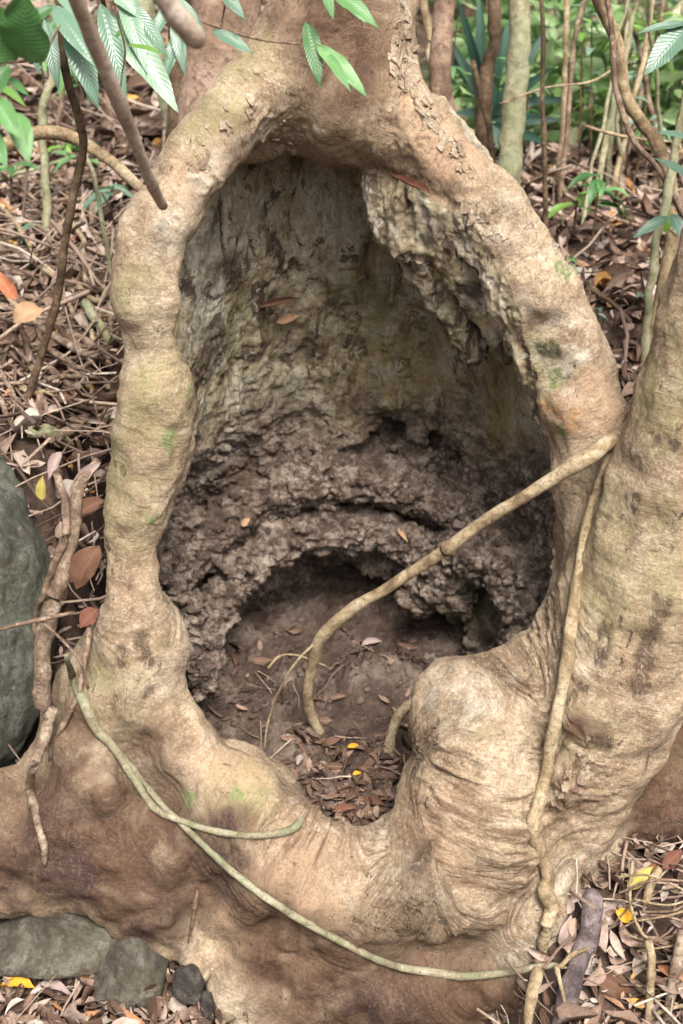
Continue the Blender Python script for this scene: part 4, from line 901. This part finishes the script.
def gl(p, L, W, ang, mat, label, tilt=.0, lift=.03, seed=1, cat='dead leaf', curl=.15):
    """leaf lying on the slope at a pixel"""
    q = ground_at(*p); q[2] += lift; e = .03
    zx = float(terrain_h(q[0] + e, q[1]) - terrain_h(q[0] - e, q[1])) / 2 / e; zy = float(terrain_h(q[0], q[1] + e) - terrain_h(q[0], q[1] - e)) / 2 / e
    nn = np.array([-zx, -zy - tilt, 1]); nn /= np.linalg.norm(nn); d = np.array([math.cos(ang), math.sin(ang), 0]); d -= nn * (d @ nn); d /= np.linalg.norm(d)
    v, f, at_ = big_leaf(q - d * L / 2, q + d * L / 2, W, nn, .2, .05, curl, .1, seed)
    return tag(mesh_obj('dead_leaf', v, f, mat, attrs=at_, origin=q), label, cat)
gl((20, 1003), .068, .036, -.15, YEL, 'bright yellow leaf on the litter in the lower left corner', seed=1, lift=.035)
gl((2, 970), .05, .035, .4, YEL, 'yellow leaf cut by the left edge above the bright one', seed=2, lift=.035)
gl((62, 972), .07, .034, .15, TAN, 'pale tan leaf lying in front of the grey stones', seed=3, lift=.04)
gl((118, 1001), .085, .036, .1, BRN, 'long chestnut brown leaf below the blocky grey stone', seed=4, lift=.035)
gl((55, 1008), .07, .03, -.2, GRY, 'greyish curled leaf right of the bright yellow leaf', seed=5, lift=.03)
gl((100, 1018), .06, .03, .1, ORG, 'rusty leaf at the bottom left border', seed=6, lift=.03)
gl((86, 976), .03, .012, -.3, PYEL, 'tiny lime yellow leaf at the foot of the stones', seed=7, lift=.045)
gl((122, 1017), .03, .014, 1.2, PYEL, 'small pale green leaf standing beside the rusty leaf', seed=8, lift=.04)
one_leaf((628, 890, 1.98), (652, 866, 2.0), 15, PYEL, 'long yellow green leaf on the rootlets at the lower right', seed=11)
one_leaf((616, 911, 1.95), (633, 920, 1.95), 15, YEL, 'small orange yellow leaf beside the dark broken stick', seed=12)
one_leaf((594, 972, 1.90), (636, 996, 1.90), 27, BRN, 'large folded brown leaf at the lower right', fold=-.5, sag=.14, seed=13)
one_leaf((626, 1006, 1.88), (642, 1030, 1.88), 16, RED, 'reddish brown leaf under the large folded one', seed=14)
one_leaf((662, 868, 2.03), (683, 850, 2.05), 16, RED, 'curled reddish leaf behind the knobby root at the right edge', seed=15)
one_leaf((565, 950, 1.93), (572, 915, 1.95), 20, GRY, 'mauve grey leaf standing left of the dark broken stick', seed=16)
one_leaf((600, 925, 1.96), (625, 900, 1.99), 22, GRY, 'mauve grey leaf standing right of the dark broken stick', seed=17)
one_leaf((580, 1035, 1.87), (578, 1005, 1.88), 9, PYEL, 'small green yellow leaf at the bottom beside the dark stick', seed=18)
one_leaf((13, 322, 2.72), (44, 310, 2.76), 27, TAN, 'round tan leaf like a mushroom cap in the left litter', fold=.15, sag=.12, seed=21)
one_leaf((16, 300, 2.66), (-6, 268, 2.66), 16, ORG, 'orange red leaf at the left edge above the round one', seed=22)
gl((92, 425), .035, .02, .1, YEL, 'small yellow leaf above the boulder in the left litter', seed=23, lift=.05)
one_leaf((98, 545, 2.12), (78, 590, 2.10), 32, BRN, 'large curled brown leaf caught between root and left arm', fold=.3, sag=.15, seed=24)
one_leaf((104, 500, 2.16), (72, 520, 2.14), 18, BRN, 'brown curled leaf above the large one by the left arm', fold=.4, seed=25)
one_leaf((98, 610, 2.12), (80, 628, 2.10), 20, RED, 'dark red leaf wedged low beside the left arm', fold=.3, seed=26)
one_leaf((62, 452, 2.25), (48, 480, 2.22), 13, GRY, 'pale curled leaf hanging over the top of the boulder', fold=.4, seed=27)
one_leaf((42, 500, 2.2), (44, 475, 2.2), 12, PYEL, 'small yellowish leaf at the top edge of the boulder', seed=28)
one_leaf((100, 462, 2.2), (66, 498, 2.17), 14, GRY, 'pinkish leaf strip leaning on the hanging root top', fold=.5, seed=29)
one_leaf((430, 192, 2.28), (388, 174, 2.26), 9, RED, 'curled red brown leaf on the upper lip of the hollow', fold=.6, sag=-.08, seed=31)
def hollow_leaf(p, L, W, ang, mat, label, seed):
    x, y = p; d = ray(x, y); t = np.linspace(2, 4, 400); P = np.array([0, 0, CAM_Z]) + d * t[:, None]
    b = P[:, 2] < soil_h(P[:, 0], P[:, 1]); q = P[np.argmax(b)]; dd = np.array([math.cos(ang), math.sin(ang), .1])
    q[2] += .012; v, f, at_ = big_leaf(q - dd * L / 2, q + dd * L / 2, W, (0, -.5, .9), .2, .05, .15, .1, seed)
    tag(mesh_obj('dead_leaf', v, f, mat, attrs=at_, origin=q), label, 'dead leaf')
hollow_leaf((355, 753), .035, .014, -.3, YEL, 'small yellow leaf on the hollow floor by the liana foot', 41)
hollow_leaf((357, 779), .018, .012, .2, YEL, 'tiny yellow green leaf near the front of the hollow floor', 42)
hollow_leaf((345, 815), .05, .02, .2, RED, 'dark red brown leaf just behind the front rim', 43)
hollow_leaf((374, 808), .05, .022, -.4, BRN, 'brown leaf lying behind the front rim near the knob', 44)
hollow_leaf((272, 790), .04, .024, -.6, TAN, 'tan leaf at the foot of the hair thin vine', 45)
hollow_leaf((300, 765), .035, .016, 1.2, GRY, 'grey pink leaf in the middle of the hollow floor', 46)
hollow_leaf((372, 648), .05, .02, .1, GRY, 'bluish grey leaf far back on the hollow floor', 47)
def wall_leaf(a, b, w, mat, label, seed):
    A, B = on_tree(*a, .012), on_tree(*b, .012)
    v, f, at_ = big_leaf(A, B, w * PXM(A[1], *a), (0, -.9, .4), .3, .06, .1, .1, seed)
    tag(mesh_obj('dead_leaf', v, f, mat, attrs=at_, origin=A), label, 'dead leaf')
wall_leaf((258, 306), (300, 298), 8, BRN, 'thin brown leaf stuck to the left part of the hollow wall', 51)
wall_leaf((276, 322), (300, 316), 10, TAN, 'tan leaf below the thin brown one on the hollow wall', 52)
wall_leaf((377, 508), (384, 494), 9, TAN, 'small tan leaf on the crumbled ledge in mid hollow', 53)
wall_leaf((242, 526), (250, 518), 8, TAN, 'small tan leaf on the left side of the ledges', 54)
wall_leaf((398, 528), (408, 542), 7, TAN, 'tiny tan chip on the ledge above the cave', 55)

# ------------------------------------------------------------------ green plants
def leafy(label, stem_pts, leaves, smat, lmat, name='seedling', cat='plant', group=None, face=(0, -.7, .7)):
    """stem_pts px path; leaves: list of (a, b, widthpx[, face])"""
    t = empty(name, at(*stem_pts[0][:3]), label, cat, group)
    v, f = tube(px_path(stem_pts, 5), 6, .1); mesh_obj('stem', v, f, smat, t)
    for i, lf in enumerate(leaves):
        A, B = at(*lf[0]), at(*lf[1]); fc = lf[3] if len(lf) > 3 else face
        v, f, at_ = big_leaf(A, B, lf[2] * PXM(A[1], lf[0][0], lf[0][1]), fc, .25, .06, .0, .08, i * 3 + len(leaves)); mesh_obj('leaf', v, f, lmat, t, at_)
    return t
leafy('twig of sharp fresh green leaflets hanging before the trunk top', [(202, 22, 2.1, 1), (225, 30, 2.12, 1.2), (262, 40, 2.14, 1.3), (300, 44, 2.15, 1.2)], [
    ((304, 22, 2.12), (322, 88, 2.08), 20), ((318, 44, 2.10), (366, 98, 2.06), 20), ((318, 50, 2.1), (352, 92, 2.04), 13), ((330, -12, 2.1), (378, 30, 2.06), 22), ((318, -20, 2.1), (334, 20, 2.06), 14)], TWIG, GREEN, 'hanging_twig')
leafy('pair of bluish green leaves above the left arm', [(225, 6, 2.05, 1), (222, 24, 2.06, 1.1), (226, 32, 2.06, 1.2)], [
    ((214, 30, 2.06), (252, 56, 2.04), 17), ((214, -14, 2.05), (246, 20, 2.03), 16)], TWIG, BLUEG, 'hanging_twig')
leafy('branchlet of broad blurred green leaves in the top left corner', [(-20, 60, 1.75, 2), (20, 62, 1.78, 1.8), (45, 50, 1.8, 1.5), (60, 25, 1.8, 1.2)], [
    ((28, 62, 1.78), (22, -12, 1.72), 56, (0, -.9, .4)), ((18, 60, 1.78), (-24, -6, 1.74), 50, (0, -.9, .4)), ((10, 66, 1.76), (-20, 120, 1.72), 26), ((14, 112, 1.76), (28, 164, 1.72), 26), ((-6, 96, 1.74), (22, 140, 1.7), 24), ((-20, 128, 1.74), (6, 168, 1.7), 26), ((8, 78, 1.8), (30, 96, 1.78), 10)], TWIG, GREEN, 'hanging_branchlet')
leafy('loose spray of narrow drooping leaves between the dark sapling and the blurred branch', [(40, -40, 2.7, 2), (56, 0, 2.7, 1.6), (66, 40, 2.7, 1.2)], [
    ((60, 20, 2.7), (30, 60, 2.66), 14), ((64, 30, 2.7), (76, 84, 2.66), 15), ((56, 6, 2.7), (22, 34, 2.66), 15), ((66, 40, 2.7), (58, 100, 2.66), 13), ((50, -6, 2.7), (16, 8, 2.68), 14), ((60, 10, 2.7), (96, 44, 2.68), 14), ((66, 42, 2.7), (88, 74, 2.66), 12)], DARKST, GREEN, 'shrub')
leafy('hanging silvery leaves in front of the brown left trunk', [(160, -40, 2.8, 2), (170, -4, 2.8, 1.6), (178, 30, 2.8, 1.2)], [
    ((172, 0, 2.8), (150, 44, 2.76), 15), ((176, 16, 2.8), (186, 76, 2.76), 16), ((178, 28, 2.8), (164, 84, 2.76), 14), ((170, -6, 2.8), (206, 30, 2.78), 14)], DARKST, BLUEG, 'shrub')
leafy('low yellow green sprig at the left edge', [(-10, 92, 2.0, 1), (10, 96, 2.0, 1), (24, 106, 2.0, .8)], [((0, 84, 2.0), (26, 108, 1.98), 9), ((-8, 98, 2.0), (12, 112, 2.0), 9)], TWIG, YGREEN, 'sprig')
leafy('shrub of long silvery drooping leaves above the left litter', [(88, -60, 2.5, 3), (100, -10, 2.5, 2.5), (112, 30, 2.5, 2), (125, 48, 2.5, 1.6)], [
    ((52, 6, 2.42), (98, 66, 2.35), 24), ((68, 22, 2.42), (96, 110, 2.38), 27), ((98, 4, 2.46), (130, 98, 2.4), 22), ((108, 10, 2.5), (176, 116, 2.4), 34), ((118, -10, 2.5), (150, 74, 2.42), 22), ((60, -16, 2.46), (88, 30, 2.4), 26),
    ((84, 40, 2.5), (92, 105, 2.46), 18), ((128, 0, 2.52), (168, 60, 2.5), 20), ((42, 20, 2.5), (60, 90, 2.46), 18), ((30, 10, 2.5), (38, 74, 2.46), 18), ((92, -20, 2.5), (142, 20, 2.46), 22), ((140, -20, 2.6), (134, 30, 2.58), 12)], DARKST, BLUEG, 'shrub')
leafy('thin dark hanging shoot with one bright green leaf at the upper left', [(108, -20, 2.2, .9), (118, 20, 2.2, 1), (125, 50, 2.2, 1.1), (122, 75, 2.2, .9), (120, 95, 2.2, .8)], [((128, 44, 2.2), (166, 56, 2.18), 7), ((116, 38, 2.2), (122, 30, 2.2), 6)], DARKST, YGREEN, 'hanging_shoot')
leafy('large bluish leaves at the upper right border', [(720, 20, 2.3, 2), (700, 20, 2.3, 1.8), (684, 30, 2.3, 1.5)], [((694, 24, 2.3), (642, 76, 2.26), 30), ((690, 22, 2.3), (634, 36, 2.28), 11)], TWIG, BLUEG, 'hanging_branchlet')
leafy('slim leaves reaching in at the right edge below the liana', [(720, 150, 2.7, 1.5), (700, 150, 2.7, 1.4), (684, 146, 2.7, 1.2)], [((696, 140, 2.7), (654, 132, 2.66), 10), ((700, 190, 2.7), (652, 158, 2.66), 14), ((668, 216, 2.75), (632, 238, 2.72), 13), ((672, 214, 2.75), (684, 240, 2.72), 16)], TWIG, BLUEG, 'hanging_branchlet')
leafy('little yellow leaf sprig against the pale green stem', [(676, 236, 2.85, 1), (668, 228, 2.85, 1)], [((664, 232, 2.85), (672, 212, 2.84), 9)], TWIG, YGREEN, 'sprig')
leafy('dark strap leaved plant behind the trunk on the right', [(486, 150, 4.0, 5), (486, 110, 4.0, 4)], [
    ((484, 120, 4.0), (452, -10, 3.9), 11), ((486, 110, 4.0), (448, 30, 3.8), 12), ((488, 110, 4.0), (424, 40, 3.8), 12), ((488, 112, 4.0), (520, 0, 4.0), 12), ((490, 116, 4.0), (548, 20, 4.0), 13), ((488, 118, 4.0), (560, 66, 3.9), 12),
    ((488, 120, 4.0), (566, 118, 3.9), 13), ((490, 124, 4.0), (552, 150, 3.8), 13), ((486, 124, 4.0), (520, 170, 3.8), 12), ((484, 120, 4.0), (448, 110, 3.7), 12), ((484, 116, 4.0), (474, -20, 4.0), 12), ((490, 116, 4.0), (502, -20, 4.0), 11), ((486, 112, 4.0), (578, 96, 4.1), 10)], DARKST, mat_green('dark_strap_leaf', (.015, .045, .03), (.03, .075, .05), (.12, .19, .15), .6, .35, .15), 'strap_plant', face=(0, -1, .3))
def seedling(px, py, h, n, Lpx, lmat, label, seed, group=None, name='seedling'):
    g = np.random.default_rng(seed); b = ground_at(px, py); top = b + np.array([g.normal(0, .02), -.02, h]); m = PXM(b[1], px, py)
    t = empty(name, b, label, 'plant', group); a = np.linspace(0, 1, 6)[:, None]
    pth = np.hstack([b * (1 - a) + top * a, .004 * (1 - .5 * a)]); v, f = tube(pth, 5); mesh_obj('stem', v, f, DARKST, t)
    for i in range(n):
        th = i * 2.4 + g.uniform(-.4, .4); s = b + (top - b) * g.uniform(.6, 1); L = Lpx * m * g.uniform(.7, 1.15)
        d = np.array([math.cos(th), math.sin(th) * .9, g.uniform(-.9, .25)]); d /= np.linalg.norm(d)
        v, f, at_ = big_leaf(s, s + d * L, L * g.uniform(.26, .36), (0, -.3, 1), .3, .14, 0, .1, int(g.integers(1000)), 11, 5)
        mesh_obj('leaf', v, f, lmat, t, at_)
    return t
seedling(590, 262, .22, 9, 42, GREEN, 'seedling with long drooping leaves in the right background', 1)
seedling(572, 245, .14, 5, 34, YGREEN, 'brighter seedling left of the drooping one', 2)
seedling(628, 205, .24, 9, 32, BLUEG, 'pale leaved seedling behind the right liana', 3)
seedling(612, 168, .2, 8, 26, YGREEN, 'yellow green seedling further up the right slope', 4)
seedling(600, 330, .05, 4, 22, BLUEG, 'tiny pale seedling close right of the tree arm', 5)
seedling(628, 318, .05, 3, 20, BLUEG, 'tiny low seedling left of the pale green stem', 6)
seedling(562, 300, .1, 6, 26, GREEN, 'small seedling hugging the outer right arm', 7)
seedling(658, 150, .3, 9, 32, GREEN, 'leafy seedling between the liana strands', 8)
seedling(574, 130, .3, 9, 28, BLUEG, 'grey green seedling beside the leaning sapling', 9)
seedling(88, 205, .16, 6, 34, GREEN, 'green seedling under the arched root on the left', 10)
seedling(66, 178, .12, 6, 26, YGREEN, 'bright small seedling in the shade of the arched root', 11)
seedling(40, 240, .06, 3, 44, BLUEG, 'flat silvery seedling in the left litter', 12)
seedling(104, 225, .10, 5, 38, BLUEG, 'silvery seedling close to the left arm', 13)
seedling(12, 215, .14, 5, 30, GREEN, 'dark seedling at the left edge', 14)
g = np.random.default_rng(77)
k = 0
for i in range(60):
    px, py = (g.uniform(560, 700), g.uniform(95, 190)) if i % 3 else (g.uniform(420, 560), g.uniform(120, 190))
    if py < 150 or i % 2: seedling(px, py, g.uniform(.2, .5), 9, g.uniform(18, 32), [GREEN, YGREEN, BLUEG][i % 3], 'one of the blurred green seedlings on the far right slope', 200 + i, 'far seedlings on the right slope')
for i in range(14):
    seedling(g.uniform(5, 165), g.uniform(62, 150), g.uniform(.2, .45), 8, g.uniform(20, 34), [GREEN, BLUEG][i % 2], 'one of the blurred green seedlings on the far left slope', 300 + i, 'far seedlings on the left slope')
# far forest: understory foliage mass and pale trunks
g = np.random.default_rng(91); n = 34000
Yf = g.uniform(0, 1, n) ** 1.7 * 15 + 3.9; Xf = g.uniform(-.35, .45, n) * Yf; cl = fbm(np.stack([Xf, Yf, Xf * 0], 1), 1.1, 3, 400)
Zf = terrain_h(Xf, Yf) + np.abs(g.normal(0, 1, n)) * (.10 + .12 * (Yf - 4)) * (.5 + 1.5 * np.clip(cl + .3, 0, 1)); kk = (cl > .02 + .4 * sstep(5.2, 3.9, Yf)) & ((Xf > .08 * Yf) | (Yf > 6.0))
P = np.stack([Xf, Yf, Zf], 1)[kk]; m_ = len(P); Nn = g.normal(0, 1, (m_, 3)); Nn[:, 2] += 1.2; Nn /= np.linalg.norm(Nn, axis=1)[:, None]
Lh = g.uniform(.07, .15, m_) * (.5 + P[:, 1] / 10); v, f, a = leaf_scatter(P, Nn, Lh, Lh * .42, 92, .6, .3)
tag(mesh_obj('undergrowth', v, f, mat_green('far_foliage', (.10, .19, .06), (.25, .38, .14), (.48, .60, .34), .5, .4, .5), attrs=a), kind='stuff', label='far green undergrowth behind the tree', cat='undergrowth')
for i in range(26):
    x = g.uniform(-.30, .30) if i < 8 else g.uniform(.06, .30); Y = g.uniform(5, 11); X = x * Y; z = float(terrain_h(X, Y)); r = g.uniform(.015, .06)
    t = empty('background_tree', (X, Y, z), 'one of the pale thin trunks in the far forest', 'tree', 'far forest trunks')
    a = np.linspace(0, 1, 12)[:, None]; ln = g.normal(0, .12); p = np.hstack([np.array([[X, Y, z - .2]]) + a * np.array([[ln * 7, 0, 7.]]), r * (1 - .4 * a)])
    v, f = tube(wavy(p, .06, .8, i), 9, .08, i); mesh_obj('trunk', v, f, [MOSSST, REDTR, PALEV][i % 3], t)
